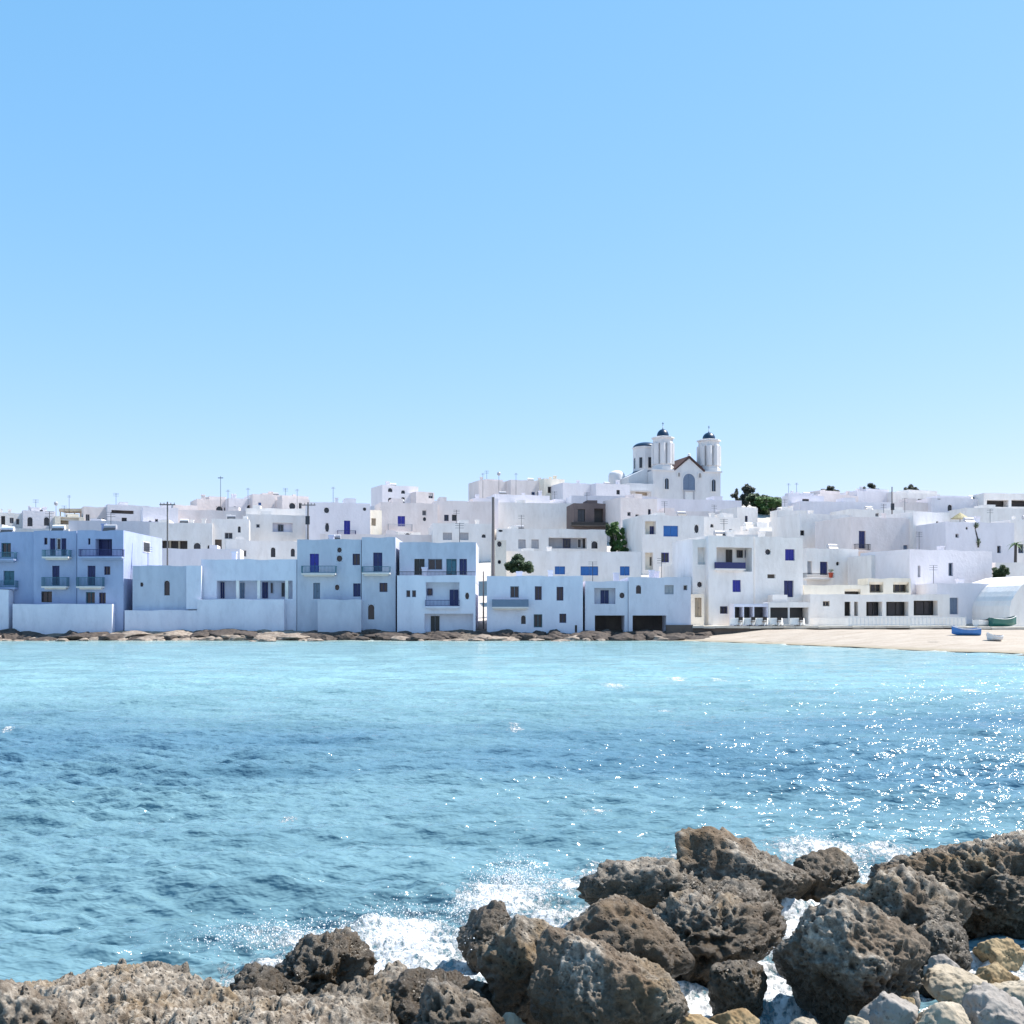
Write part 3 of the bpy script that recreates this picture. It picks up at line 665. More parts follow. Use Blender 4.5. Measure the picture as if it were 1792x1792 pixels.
    for (o, a, z0, b, z1) in holes:
        k = o[0]
        if k == 'L':
            dp = o[5]
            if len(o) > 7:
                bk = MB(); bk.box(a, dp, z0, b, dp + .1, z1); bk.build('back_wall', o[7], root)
            for q in (o[6] if len(o) > 6 else ()):
                if q[0] == 'C':
                    cb = MB(); cb.box(fc.S(q[1]), .03, z0, fc.S(q[2]), .33, z1); cb.build('column', q[3], root); continue
                if q[0] == 'T':   # parapet inside the opening, standing on its sill
                    cb = MB(); cb.box(a + .004, .02, z0, b - .004, .2, Zl((o[1] + o[3]) / 2, q[1])); cb.build('parapet', q[2], root); continue
                uc = (q[1] + q[3]) / 2
                win(root, max(fc.S(q[1], dp), a), max(Zl(uc, q[4], dp), z0 + .01), min(fc.S(q[3], dp), b), min(Zl(uc, q[2], dp), z1), dp - .07, q[5], q[0])
        else:
            colr = o[5] if len(o) > 5 else ('white_paint' if k == 'W' else 'navy')
            win(root, a, z0, b, z1, .24 if k == 'W' else .22, colr, k)
    for o in op:
        if o[0] == 'B': balcony(root, fc, o[1:5], o[5], o[6], o[7], o[8] if len(o) > 8 else mat, base)
        if o[0] == 'X':
            # window on the right-hand side wall
            def sy_(u):
                k = (u - UC) / F; ox = fc.x0 + W * fc.c; oy = fc.Y + W * fc.s; return (ox - k * oy) / (k * fc.c + fc.s)
            ya, yb = sorted((sy_(o[1]), sy_(o[3]))); ya = max(ya, .3); yb = min(yb, D_ - .3)
            ym = (ya + yb) / 2; YYm = fc.Y + W * fc.s + ym * fc.c
            za, zb = CH - (o[4] - VH) * YYm / F - base, CH - (o[2] - VH) * YYm / F - base
            if yb - ya > .2:
                q = MB(); q.box(W + .002, ya, za, W + .05, ya + .1, zb); q.box(W + .002, yb - .1, za, W + .05, yb, zb); q.box(W + .002, ya + .1, za, W + .05, yb - .1, za + .1); q.box(W + .002, ya + .1, zb - .1, W + .05, yb - .1, zb)
                ww = q.build('window', 'white_paint', root); q = MB(); q.box(W + .003, ya + .1, za + .1, W + .02, yb - .1, zb - .1); q.build('pane', 'dark_glass', ww)
    # roof clutter belonging to the house
    if W > 4 and kind != 'plain':
        for j in range(rg.choice((0, 1, 1, 2))):
            q = MB(); xx = rg.uniform(.8, W - 1.2); yy = rg.uniform(.6, 2.5); hh = rg.uniform(.5, 1.0); ss = rg.uniform(.35, .6)
            q.box(xx, yy, H - dn, xx + ss, yy + ss, H + hh - .15); q.box(xx - .06, yy - .06, H + hh - .148, xx + ss + .06, yy + ss + .06, H + hh); q.build('chimney', mat, rf)
        if rg.random() < .35:
            q = MB(); xx = rg.uniform(1, W - 2.2); yy = rg.uniform(1, 3); q.tube((xx, yy, H + .45), (xx + 1.2, yy, H + .45), .26, seg=10)
            for lx in (.15, 1.0): q.box(xx + lx, yy - .2, H - dn, xx + lx + .06, yy + .2, H + .25)
            q.build('water_tank', rg.choice(('grey_paint', 'white_paint')), rf)
            q = MB(); q.quad((xx, yy - .9, H - dn + .2), (xx + 1.2, yy - .9, H - dn + .2), (xx + 1.2, yy - .25, H + .35), (xx, yy - .25, H + .35)); q.build('solar_panel', 'dark_metal', rf)
        if rg.random() < .5:
            q = MB(); xx = rg.uniform(.8, W - 1.2); yy = rg.uniform(.6, 3); q.tube((xx, yy, H - dn), (xx, yy, H + 2.0), .03, seg=5)
            for z_ in (1.5, 1.75, 1.95): q.box(xx - .45, yy - .015, H + z_, xx + .45, yy + .015, H + z_ + .03)
            q.build('antenna', 'dark_metal', rf)
    return root, fc, base

FR = 'white and blue-shaded houses along the waterfront'
# ---- front row
house('blue-shaded waterfront house cut by the left edge of the photo', -60, 59, 931, 109.6, 'shade_blue', [
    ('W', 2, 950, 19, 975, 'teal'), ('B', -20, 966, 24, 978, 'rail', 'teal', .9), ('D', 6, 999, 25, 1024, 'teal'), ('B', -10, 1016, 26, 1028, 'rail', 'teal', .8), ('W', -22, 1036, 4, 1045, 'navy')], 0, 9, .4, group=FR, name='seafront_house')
house('three-storey blue-shaded house with two stacked railed balconies over a square window', 59, 134, 929, 109.0, 'shade_blue', [
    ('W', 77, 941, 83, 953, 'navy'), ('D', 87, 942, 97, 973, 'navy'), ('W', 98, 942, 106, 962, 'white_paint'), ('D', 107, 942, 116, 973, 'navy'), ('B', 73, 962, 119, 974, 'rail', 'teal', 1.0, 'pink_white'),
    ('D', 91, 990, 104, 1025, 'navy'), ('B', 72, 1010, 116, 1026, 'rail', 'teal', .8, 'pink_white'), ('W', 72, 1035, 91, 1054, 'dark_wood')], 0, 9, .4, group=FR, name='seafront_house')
house('three-storey blue-shaded house with a navy loggia on top and white side wall', 135, 216, 928, 108.7, 'shade_blue', [
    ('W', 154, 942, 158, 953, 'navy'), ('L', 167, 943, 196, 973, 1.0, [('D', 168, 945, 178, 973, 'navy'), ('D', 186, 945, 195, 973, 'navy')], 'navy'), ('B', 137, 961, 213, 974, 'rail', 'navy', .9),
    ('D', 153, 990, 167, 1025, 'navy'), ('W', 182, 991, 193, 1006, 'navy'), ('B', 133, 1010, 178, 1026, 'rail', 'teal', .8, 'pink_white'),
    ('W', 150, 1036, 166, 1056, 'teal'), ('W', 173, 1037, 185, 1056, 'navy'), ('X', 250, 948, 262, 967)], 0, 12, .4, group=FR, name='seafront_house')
house('low blue-shaded terrace wall below the two three-storey houses on the left', 22, 196, 1057, 107.9, 'blue_shade_white', [], 0, 1.0, .2, name='terrace_wall', cat='wall', kind='plain')
house('short white wall at the foot of the leftmost house', -40, 15, 1032, 108.4, 'blue_shade_white', [], 0, 1.1, .2, name='terrace_wall', cat='wall', kind='plain')
house('low windowless blue-shaded house with one arched window beside the rocky gap', 232, 346, 990, 109.0, 'shade_grey_blue', [
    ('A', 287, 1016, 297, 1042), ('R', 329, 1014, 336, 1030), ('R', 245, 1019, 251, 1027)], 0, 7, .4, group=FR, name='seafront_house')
house('plain pale base wall under the low blue-shaded house with one arched window', 218, 347, 1068, 108.3, 'blue_shade_white', [], 0, .69, .2, name='terrace_wall', cat='wall', kind='plain')
house('small white block between the low blue-shaded house and the porch house', 326, 352, 990, 108.6, 'blue_shade_white', [], 0, .39, 3.0, name='white_annex', cat='annex', kind='plain')
house('long low house with a columned porch over the rocks', 352, 519, 979, 109.2, 'blue_shade_white', [
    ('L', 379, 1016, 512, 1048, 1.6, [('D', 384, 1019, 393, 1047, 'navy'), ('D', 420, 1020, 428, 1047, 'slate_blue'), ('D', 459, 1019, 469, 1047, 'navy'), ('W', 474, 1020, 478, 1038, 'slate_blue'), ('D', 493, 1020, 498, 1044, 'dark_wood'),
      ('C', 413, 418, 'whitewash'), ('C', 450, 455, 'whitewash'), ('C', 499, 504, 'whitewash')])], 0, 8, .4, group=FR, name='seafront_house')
house('white parapet wall in front of the columned porch', 345, 497, 1049, 108.2, 'blue_shade_white', [], 0, .9, .2, name='terrace_wall', cat='wall', kind='plain')
house('blue-shaded two-storey house with a navy balcony door and two round portholes', 520, 632, 944, 109.0, 'shade_grey_blue', [
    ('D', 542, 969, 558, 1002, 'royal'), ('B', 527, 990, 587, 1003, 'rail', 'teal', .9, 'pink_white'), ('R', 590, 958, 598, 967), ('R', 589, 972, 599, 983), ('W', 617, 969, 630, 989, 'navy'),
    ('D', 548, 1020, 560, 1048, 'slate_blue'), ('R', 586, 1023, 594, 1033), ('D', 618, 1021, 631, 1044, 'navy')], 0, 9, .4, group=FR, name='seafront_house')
house('blue-shaded two-storey house with a small arched sea door at its foot', 633, 692, 940, 108.8, 'shade_grey_blue', [
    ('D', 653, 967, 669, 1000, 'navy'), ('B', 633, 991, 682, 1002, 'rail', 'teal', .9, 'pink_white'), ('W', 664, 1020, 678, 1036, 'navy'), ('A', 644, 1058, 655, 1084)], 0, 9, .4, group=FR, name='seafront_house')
house('blank blue-shaded yard wall below the two round portholes', 556, 632, 1049, 107.9, 'shade_grey_blue', [], 0, 1.05, .4, name='terrace_wall', cat='wall', kind='plain')
house('tall blue-shaded house front with a wide glazed top terrace and a door onto the sea', 695, 832, 1007, 108.0, 'blue_shade_white', [
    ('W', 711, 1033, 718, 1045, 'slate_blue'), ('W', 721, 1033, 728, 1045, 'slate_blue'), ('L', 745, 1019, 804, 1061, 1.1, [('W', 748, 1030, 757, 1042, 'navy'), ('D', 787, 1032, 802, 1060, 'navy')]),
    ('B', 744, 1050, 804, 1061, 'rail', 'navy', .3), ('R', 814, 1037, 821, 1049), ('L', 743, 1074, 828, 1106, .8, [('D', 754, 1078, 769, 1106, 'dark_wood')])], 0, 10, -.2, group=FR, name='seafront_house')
house('blue-shaded upper storey with a row of tall shuttered windows set back above a railing', 699, 833, 949, 109.2, 'shade_grey_blue', [
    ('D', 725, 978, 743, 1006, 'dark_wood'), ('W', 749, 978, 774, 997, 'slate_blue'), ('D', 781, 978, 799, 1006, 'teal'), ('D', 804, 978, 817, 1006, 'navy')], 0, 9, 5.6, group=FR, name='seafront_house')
rl = MB(); f_ = Face(697, 832, 108.15, 0); zr = f_.Z(760, 1000); z0_ = f_.Z(760, 1007) + .0
rl.box(0, 0, zr - .06, f_.w, .05, zr)
for i in range(58): rl.box(f_.w * i / 58, .01, z0_ , f_.w * i / 58 + .03, .04, zr - .06)
o = rl.build('roof_railing', 'dark_metal'); o.location = (f_.x0, 108.15, 0); tag(o, 'thin dark railing along the terrace of the tall blue-shaded house with a sea door', 'railing')
house('blue-shaded waterfront house with a solid grey-blue balcony panel', 852, 1020, 1008, 108.2, 'blue_shade_white', [
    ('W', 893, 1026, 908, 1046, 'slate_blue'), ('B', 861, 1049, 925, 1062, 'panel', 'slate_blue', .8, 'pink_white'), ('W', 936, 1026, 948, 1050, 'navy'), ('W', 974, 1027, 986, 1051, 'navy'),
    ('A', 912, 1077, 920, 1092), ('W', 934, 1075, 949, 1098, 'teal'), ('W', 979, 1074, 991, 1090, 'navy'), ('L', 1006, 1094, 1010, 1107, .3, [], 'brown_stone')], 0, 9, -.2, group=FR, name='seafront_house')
house('narrow waterfront house with a recessed balcony over a dark boathouse mouth', 1024, 1099, 1017, 108.4, 'grey_white', [
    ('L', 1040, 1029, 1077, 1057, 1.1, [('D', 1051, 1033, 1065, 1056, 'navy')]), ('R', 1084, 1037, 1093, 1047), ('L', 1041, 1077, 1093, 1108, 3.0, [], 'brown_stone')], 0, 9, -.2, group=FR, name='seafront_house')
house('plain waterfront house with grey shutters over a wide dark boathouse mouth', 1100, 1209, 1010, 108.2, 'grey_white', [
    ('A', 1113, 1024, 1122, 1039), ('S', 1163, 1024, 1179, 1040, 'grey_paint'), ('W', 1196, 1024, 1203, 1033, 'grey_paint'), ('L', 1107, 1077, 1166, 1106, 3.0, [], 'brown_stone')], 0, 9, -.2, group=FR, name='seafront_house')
house('dark stone footing under the waterfront house with grey shutters', 1166, 1213, 1094, 107.7, 'brown_stone', [], 0, .49, -.3, name='stone_footing', cat='wall', kind='plain', para=False)

# ---- right-hand front group
RG = 'houses behind the beach'
house('slim white tower house with a tall niche beside the yellow alley', 1212, 1241, 944, 113.0, 'whitewash', [('L', 1221, 958, 1237, 988, .5, []), ('R', 1220, 1018, 1229, 1028)], 12, 6, .6, group=RG)
house('white house with a deep top loggia and a navy balcony panel', 1240, 1319, 938, 112.6, 'whitewash', [
    ('L', 1254, 958, 1316, 1000, 1.5, [('D', 1270, 962, 1281, 1000, 'dark_wood'), ('W', 1289, 963, 1299, 976, 'dark_wood'), ('W', 1303, 963, 1312, 976, 'navy')]), ('B', 1253, 984, 1305, 995, 'panel', 'navy', .35),
    ('S', 1282, 1015, 1297, 1036, 'royal'), ('W', 1260, 1061, 1274, 1074, 'navy')], 16, 8, .6, group=RG)
house('white house with a round porthole and a bright navy square window', 1320, 1405, 940, 114.2, 'whitewash', [
    ('R', 1339, 961, 1349, 971), ('S', 1374, 961, 1391, 981, 'royal'), ('L', 1343, 1005, 1357, 1012, .3, [], 'brown_stone'), ('D', 1372, 1016, 1389, 1045, 'navy')], 16, 8, .6, group=RG)
house('yellow-tan doorway wall closing the narrow alley by the beach', 1208, 1232, 1040, 111.2, 'cream', [('D', 1216, 1046, 1228, 1080, 'tan_wood')], 5, 2, .6, name='alley_wall', cat='wall', kind='plain')
house('white house with a four-pane dark window below a pinkish side wall', 1400, 1492, 900, 148, 'whitewash', [('W', 1431, 926, 1450, 944, 'dark_wood'), ('W', 1394, 928, 1408, 937, 'dark_wood')], 18, 7)
house('white house with a pale turquoise shutter next to its dark balcony door', 1412, 1502, 960, 128, 'whitewash', [('S', 1413, 982, 1421, 1005, 'grey_paint'), ('D', 1435, 983, 1449, 1006, 'navy'), ('R', 1463, 983, 1469, 990), ('B', 1411, 1003, 1460, 1011, 'rail', 'dark_metal', .9)], 18, 7)
house('tan-fronted house with one tall navy door on a tiny balcony', 1490, 1602, 906, 138, 'pink_white', [('D', 1503, 929, 1515, 960, 'navy'), ('B', 1500, 952, 1524, 963, 'rail', 'dark_metal', .7), ('D', 1504, 980, 1517, 1003, 'dark_wood'), ('D', 1581, 954, 1589, 972, 'slate_blue')], 18, 8)
house('low white wing between the navy-door house and the cube house', 1525, 1600, 972, 124, 'whitewash', [('L', 1548, 991, 1590, 1007, .6, [('C', 1560, 1562, 'orange_wood'), ('C', 1576, 1578, 'orange_wood')], 'orange_wood')], 14, 5, kind='plain', name='white_annex', cat='annex')
house('plain white cube house standing above the taverna', 1592, 1736, 963, 119, 'lavender_white', [('L', 1606, 990, 1611, 1010, .25, [], 'grey_paint'), ('W', 1660, 985, 1668, 1008, 'slate_blue')], 22, 8, .6, group=RG)
house('white house with a navy shuttered window right of the taverna', 1640, 1738, 1021, 114.6, 'lavender_white', [('S', 1661, 1046, 1677, 1075, 'slate_blue')], 6, 5, .6, group=RG)
house('large blank lavender house wall with a dark climbing stem', 1655, 1775, 914, 134, 'lavender_white', [('W', 1745, 955, 1752, 968, 'slate_blue'), ('W', 1672, 934, 1678, 941, 'grey_paint'), ('R', 1690, 922, 1694, 927)], 12, 8, group=RG)
house('tall blank white house left of the lavender wall', 1598, 1662, 896, 140, 'whitewash', [('W', 1612, 934, 1619, 943, 'grey_paint'), ('A', 1638, 912, 1643, 922)], 18, 7, group=RG)
house('white house at the right edge behind a small palm', 1768, 1880, 910, 138, 'whitewash', [('W', 1782, 952, 1792, 968, 'slate_blue')], 10, 7, group=RG)
house('low white house at the right edge behind the whitewashed vault', 1742, 1880, 985, 124, 'whitewash', [], 10, 6, kind='plain', group=RG)
# taverna
house('white waterfront taverna with a row of wide dark windows between pillars', 1418, 1662, 1040, 113.2, 'whitewash', [
    ('L', 1478, 1053, 1502, 1078, 1.2, [('C', 1489, 1495, 'whitewash')], 'dark_wood'), ('L', 1516, 1053, 1544, 1078, 1.2, [('W', 1518, 1054, 1542, 1077, 'dark_wood')], 'dark_wood'),
    ('L', 1551, 1053, 1590, 1078, 1.2, [('W', 1552, 1054, 1588, 1077, 'dark_wood')], 'dark_wood'), ('L', 1599, 1051, 1641, 1077, 1.2, [('W', 1601, 1052, 1640, 1076, 'dark_wood')], 'dark_wood'), ('W', 1440, 1052, 1452, 1061, 'tan_wood')],
    3, 5, .5, name='taverna', cat='building', group=RG)
house('open upper terrace of the taverna with tan framed glazing', 1519, 1594, 1012, 116.5, 'cream', [('L', 1521, 1019, 1546, 1037, 1.0, [('W', 1522, 1020, 1545, 1036, 'tan_wood')], 'dark_wood'), ('L', 1563, 1019, 1591, 1037, 1.0, [('W', 1564, 1020, 1590, 1036, 'tan_wood')], 'dark_wood')], 3, 3, 3.2, kind='plain', name='terrace_room', cat='building')
house('white terrace parapet left of the glazed terrace room', 1406, 1522, 1024, 116.0, 'cream', [('L', 1478, 1031, 1506, 1040, .8, [], 'brown_stone')], 3, 3, 3.0, kind='plain', name='terrace_wall', cat='wall')
house('long low white wall between the beach and the taverna', 1300, 1690, 1082, 111.4, 'whitewash', [], 0, .5, .4, name='garden_wall', cat='wall', kind='plain')

# ---- middle and upper rows: label, u0,u1,vt, row of ground, material, openings
MR = 'white houses stacked up the hill'
def mid(label, u0, u1, vt, vg, mat='whitewash', op=(), yaw=19, depth=6, steps=(), **k):
    k.setdefault('group', MR)
    if u1 - u0 < 90 and yaw > 12: yaw += 8
    rq = random.Random(int(u0 * 7 + vt)); op = list(op)
    if u1 - u0 > 34 and len(op) < 3 and k.get('kind') != 'plain':
        for _ in range(2 if u1 - u0 < 60 else 4):
            uw = rq.uniform(u0 + 5, u1 - 14); vw = rq.uniform(vt + 10, min(vt + 34, vg - 14)); ww = rq.choice((5, 6, 8)); hh = rq.choice((6, 8, 11))
            if any(not (uw + ww + 3 < q[1] or uw > q[3] + 3) for q in op): continue
            op.append((rq.choice('WWSA'), uw, vw, uw + ww, vw + hh, rq.choice(('grey_paint', 'dark_wood', 'navy', 'blue', 'slate_blue'))))
    if u1 - u0 > 44 and vt > 870 and not steps:
        a_ = rq.uniform(u0 + 6, u1 - 26); steps = [(a_, a_ + rq.uniform(12, 20), vt - rq.uniform(4, 8))]
    return house(label, u0, u1, vt, yg(vg), mat, op, yaw, depth, steps=steps, **k)
W_ = 'whitewash'; PK = 'pink_white'; LV = 'lavender_white'
mid('white house with a tall dark doorway at the far left skyline', -30, 40, 897, 932, W_, [('D', 2, 903, 9, 922, 'dark_wood'), ('W', 17, 906, 24, 916, 'grey_paint'), ('W', 28, 908, 34, 918, 'grey_paint')])
mid('pale house with two arched windows on the left skyline', 40, 97, 894, 932, LV, [('A', 48, 905, 57, 921), ('A', 77, 905, 86, 920)])
mid('beige terrace house under a brown pergola roof on the left skyline', 96, 147, 904, 934, 'cream', [('L', 106, 906, 138, 918, 1.2, [], 'tan_plaster')])
mid('pinkish house with two narrow grey windows left of centre-left skyline', 146, 190, 887, 930, PK, [('W', 150, 900, 157, 915, 'grey_paint'), ('W', 170, 907, 182, 914, 'dark_wood')])
mid('white house with a long dark slot window on the left skyline', 188, 262, 884, 930, LV, [('L', 195, 893, 234, 899, .6, [], 'brown_stone'), ('W', 213, 906, 222, 914, 'dark_wood')])
mid('plain white house with one slim grey window behind the tall wooden pole', 250, 312, 888, 950, LV, [('W', 271, 908, 277, 921, 'grey_paint')], yaw=14)
mid('pale house with a single round window on the hill at the left', 303, 346, 884, 932, PK, [('R', 320, 897, 331, 909)])
mid('blocky pale house with a round window below the tall cross mast', 345, 402, 874, 925, PK, [('R', 378, 886, 390, 899), ('W', 392, 888, 399, 897, 'grey_paint')], steps=[(366, 396, 869)])
mid('pale house with paired dark arches on its upper floor', 400, 456, 873, 925, LV, [('W', 409, 886, 413, 896, 'slate_blue'), ('A', 432, 884, 440, 897), ('A', 442, 884, 451, 898)], steps=[(436, 456, 867)])
mid('broad plain pinkish house wall near the left skyline', 442, 506, 866, 925, PK, [], steps=[(460, 470, 863)])
mid('white house with a porthole beneath a tan roof slab', 494, 542, 873, 928, PK, [('R', 506, 880, 517, 892), ('W', 523, 880, 528, 892, 'grey_paint')], steps=[(484, 563, 868)])
mid('long white wall of joined houses above the arched doorways', 262, 372, 915, 972, W_, [('L', 283, 946, 328, 968, .9, [('C', 296, 299, 'tan_wood'), ('C', 312, 315, 'tan_wood')], 'dark_wood'), ('A', 339, 950, 351, 967), ('A', 363, 954, 369, 968)], yaw=10)
mid('white house with a stepped dark stair beside arched doors', 370, 436, 908, 968, W_, [('L', 376, 944, 388, 966, .5, [], 'brown_stone'), ('W', 393, 932, 407, 943, 'grey_paint')], yaw=12, steps=[(425, 433, 903)])
mid('white house with a small bluish roof terrace', 430, 540, 901, 950, W_, [('L', 477, 915, 512, 931, .8, [('W', 486, 918, 496, 930, 'slate_blue')], 'blue_shade_white')], yaw=14)
mid('bright white house with three small dark windows above the porch house', 396, 528, 946, 990, W_, [('W', 418, 963, 431, 974, 'grey_paint'), ('A', 474, 958, 482, 975), ('A', 509, 960, 516, 974)], yaw=16, depth=7)
mid('white gabled-top house with a bright blue balcony door', 541, 648, 880, 958, LV, [('R', 567, 888, 576, 898), ('R', 569, 915, 576, 931), ('S', 602, 911, 613, 938, 'royal'), ('B', 591, 928, 623, 938, 'rail', 'navy', .7), ('R', 635, 888, 641, 894)], yaw=16, steps=[(604, 623, 872)])
mid('narrow sunny cream house with a brown slit window', 645, 674, 893, 952, 'cream', [('S', 650, 907, 658, 920, 'tan_wood')], yaw=24)
mid('white tower house with four small dark windows on the skyline', 669, 732, 850, 905, LV, [('A', 679, 854, 687, 861), ('A', 679, 871, 687, 878), ('A', 702, 858, 709, 864), ('A', 702, 870, 709, 877)], steps=[])
mid('low block stepping down right of the tower house on the skyline', 728, 760, 861, 905, PK, [('W', 750, 862, 758, 872, 'grey_paint')])
mid('broad pinkish house with a navy balcony door below the skyline tower', 666, 766, 880, 950, PK, [('D', 696, 903, 709, 921, 'royal'), ('B', 680, 917, 722, 929, 'rail', 'grey_paint', .8), ('W', 739, 893, 746, 902, 'grey_paint'), ('R', 740, 905, 746, 912)], yaw=16)
mid('long plain pinkish wall right of the navy balcony door', 760, 860, 877, 945, PK, [], yaw=10)
mid('pale house end with two tiny dark windows near the tall grey pole', 828, 872, 872, 938, LV, [('W', 834, 879, 842, 886, 'dark_wood'), ('W', 843, 880, 851, 890, 'dark_wood')], yaw=12)
mid('small white vaulted outhouse above the blue-shaded upper storey', 696, 736, 931, 962, W_, [('A', 708, 933, 719, 943)], kind='plain')
mid('tall white house with two faint grey shutters behind the blue-shaded upper storey', 757, 864, 916, 985, W_, [('S', 775, 932, 791, 945, 'grey_paint'), ('S', 804, 932, 820, 945, 'grey_paint'), ('A', 843, 935, 850, 941)], yaw=8, depth=9)
mid('lavender house wall along the crest left of the church', 838, 902, 842, 890, PK, [], yaw=14, steps=[(850, 880, 839)])
mid('long pinkish crest house with a low roof line left of the church', 894, 960, 841, 890, PK, [], yaw=14, steps=[(950, 960, 838)])
mid('cream and orange block on the crest left of the church', 952, 988, 838, 890, 'cream', [], yaw=14)
mid('pale lavender crest house between the orange block and the church', 985, 1046, 846, 895, LV, [('R', 1005, 869, 1017, 877)], yaw=14)
mid('white crest house directly left of the church', 1043, 1102, 847, 895, LV, [], yaw=14)
mid('white house with a small square window and three flat slots', 866, 962, 866, 930, LV, [('R', 923, 901, 930, 909), ('W', 946, 893, 956, 909, 'dark_wood'), ('W', 872, 890, 888, 896, 'grey_paint'), ('W', 898, 888, 912, 896, 'grey_paint'), ('L', 903, 919, 913, 924, .3, [], 'brown_stone'), ('L', 921, 918, 932, 923, .3, [], 'brown_stone'), ('L', 945, 919, 956, 924, .3, [], 'tan_plaster')], yaw=16)
mid('narrow white house with one tall black window left of the brown house', 958, 1008, 878, 925, LV, [('D', 979, 890, 989, 907, 'dark_wood')], yaw=14)
mid('unplastered brown house with a dark projecting balcony floor', 1004, 1086, 881, 948, 'raw_brown', [('W', 1011, 891, 1024, 913, 'dark_wood'), ('L', 1040, 890, 1056, 915, .7, [], 'dark_wood'), ('B', 1000, 914, 1072, 919, 'panel', 'dark_wood', .9, 'brown_stone')], yaw=8)
mid('pinkish house right of the unplastered brown house', 1086, 1150, 872, 955, PK, [('W', 1098, 896, 1104, 903, 'grey_paint'), ('W', 1112, 900, 1118, 908, 'grey_paint')], yaw=14)
mid('white house with a long shaded veranda and rounded roof corner', 870, 1062, 926, 984, W_, [('S', 907, 944, 920, 960, 'grey_paint'), ('S', 930, 944, 943, 960, 'grey_paint'), ('L', 960, 941, 1027, 960, 1.4, [('W', 985, 943, 998, 959, 'navy'), ('W', 1010, 943, 1017, 959, 'white_paint'), ('W', 1020, 943, 1027, 959, 'dark_wood')], 'grey_paint'), ('A', 1035, 947, 1046, 960), ('R', 872, 919, 880, 931)], yaw=8)
mid('low white house with three bright blue shutters', 872, 1122, 965, 1030, W_, [('S', 971, 991, 989, 1005, 'blue'), ('S', 1016, 991, 1047, 1007, 'blue'), ('S', 1085, 991, 1102, 1007, 'blue')], yaw=4, depth=5)
mid('sunlit cream stair tower with small dark openings beside the grey pole', 868, 886, 945, 1040, 'cream', [('R', 870, 946, 878, 957), ('R', 871, 980, 877, 987)], yaw=10, kind='plain', depth=4)
mid('white house with a blue shuttered window and a cream corner balcony below the church', 1124, 1232, 902, 1005, W_, [('L', 1129, 912, 1148, 935, .9, [('D', 1137, 921, 1147, 935, 'navy')], 'cream'), ('S', 1161, 920, 1187, 939, 'blue'), ('R', 1215, 918, 1223, 933), ('L', 1129, 967, 1143, 997, .7, [('D', 1137, 975, 1143, 990, 'dark_wood')], 'cream'), ('W', 1157, 967, 1171, 984, 'royal'), ('R', 1115, 960, 1120, 971)], yaw=13, depth=8)
mid('plain white block right of the blue shuttered window below the church', 1228, 1296, 905, 985, W_, [], yaw=14, depth=6)
mid('long low white wall immediately below the church', 1146, 1298, 874, 925, LV, [], yaw=15, kind='plain')
mid('small white rounded outhouse beside the slim tower house', 1180, 1214, 988, 1040, W_, [], yaw=10, kind='plain')
mid('white house left of the church trees', 1290, 1326, 888, 950, W_, [], yaw=14)
mid('low white roofs between the church trees and the slim tower', 1300, 1372, 922, 972, W_, [('A', 1306, 932, 1313, 944)], yaw=14)
mid('white house just right of the church trees', 1360, 1412, 893, 950, W_, [('W', 1378, 928, 1387, 937, 'dark_wood')], yaw=12, depth=2.5)
mid('white house with a sloping stair parapet on the right skyline', 1380, 1442, 867, 930, LV, [('W', 1404, 873, 1416, 884, 'dark_wood'), ('R', 1440, 886, 1446, 892)], yaw=12, depth=2.5, steps=[(1380, 1424, 863)])
mid('white house with a small dark vent on the right skyline', 1432, 1502, 866, 925, PK, [('R', 1443, 887, 1450, 894), ('R', 1476, 888, 1482, 894)], yaw=16, steps=[(1435, 1470, 859)])
mid('plain white house left of the thin black pole on the right skyline', 1500, 1560, 860, 920, LV, [('R', 1508, 884, 1515, 892)], yaw=14, steps=[(1516, 1556, 856)])
mid('white house with two square dark windows on the right skyline', 1560, 1645, 863, 918, W_, [('W', 1584, 873, 1592, 881, 'dark_wood'), ('W', 1606, 873, 1615, 881, 'dark_wood'), ('L', 1583, 893, 1597, 898, .3, [], 'brown_stone')], yaw=14, steps=[(1590, 1640, 858)])
mid('pale long house below the right skyline', 1630, 1728, 872, 930, LV, [('R', 1640, 869, 1647, 874)], yaw=12, steps=[(1640, 1700, 868)])
mid('flat-roofed house with a dark open upper gallery at the right edge', 1722, 1880, 864, 930, W_, [('L', 1727, 875, 1765, 887, 1.5, [], 'dark_wood'), ('L', 1770, 875, 1830, 887, 1.5, [], 'dark_wood')], yaw=8)
mid('white house between the trees and the four-pane window house', 1358, 1408, 912, 960, W_, [], yaw=12, depth=2.5)
mid('white house with lit side wall above the turquoise shutter', 1488, 1600, 892, 950, W_, [('W', 1532, 898, 1538, 904, 'grey_paint')], yaw=14)

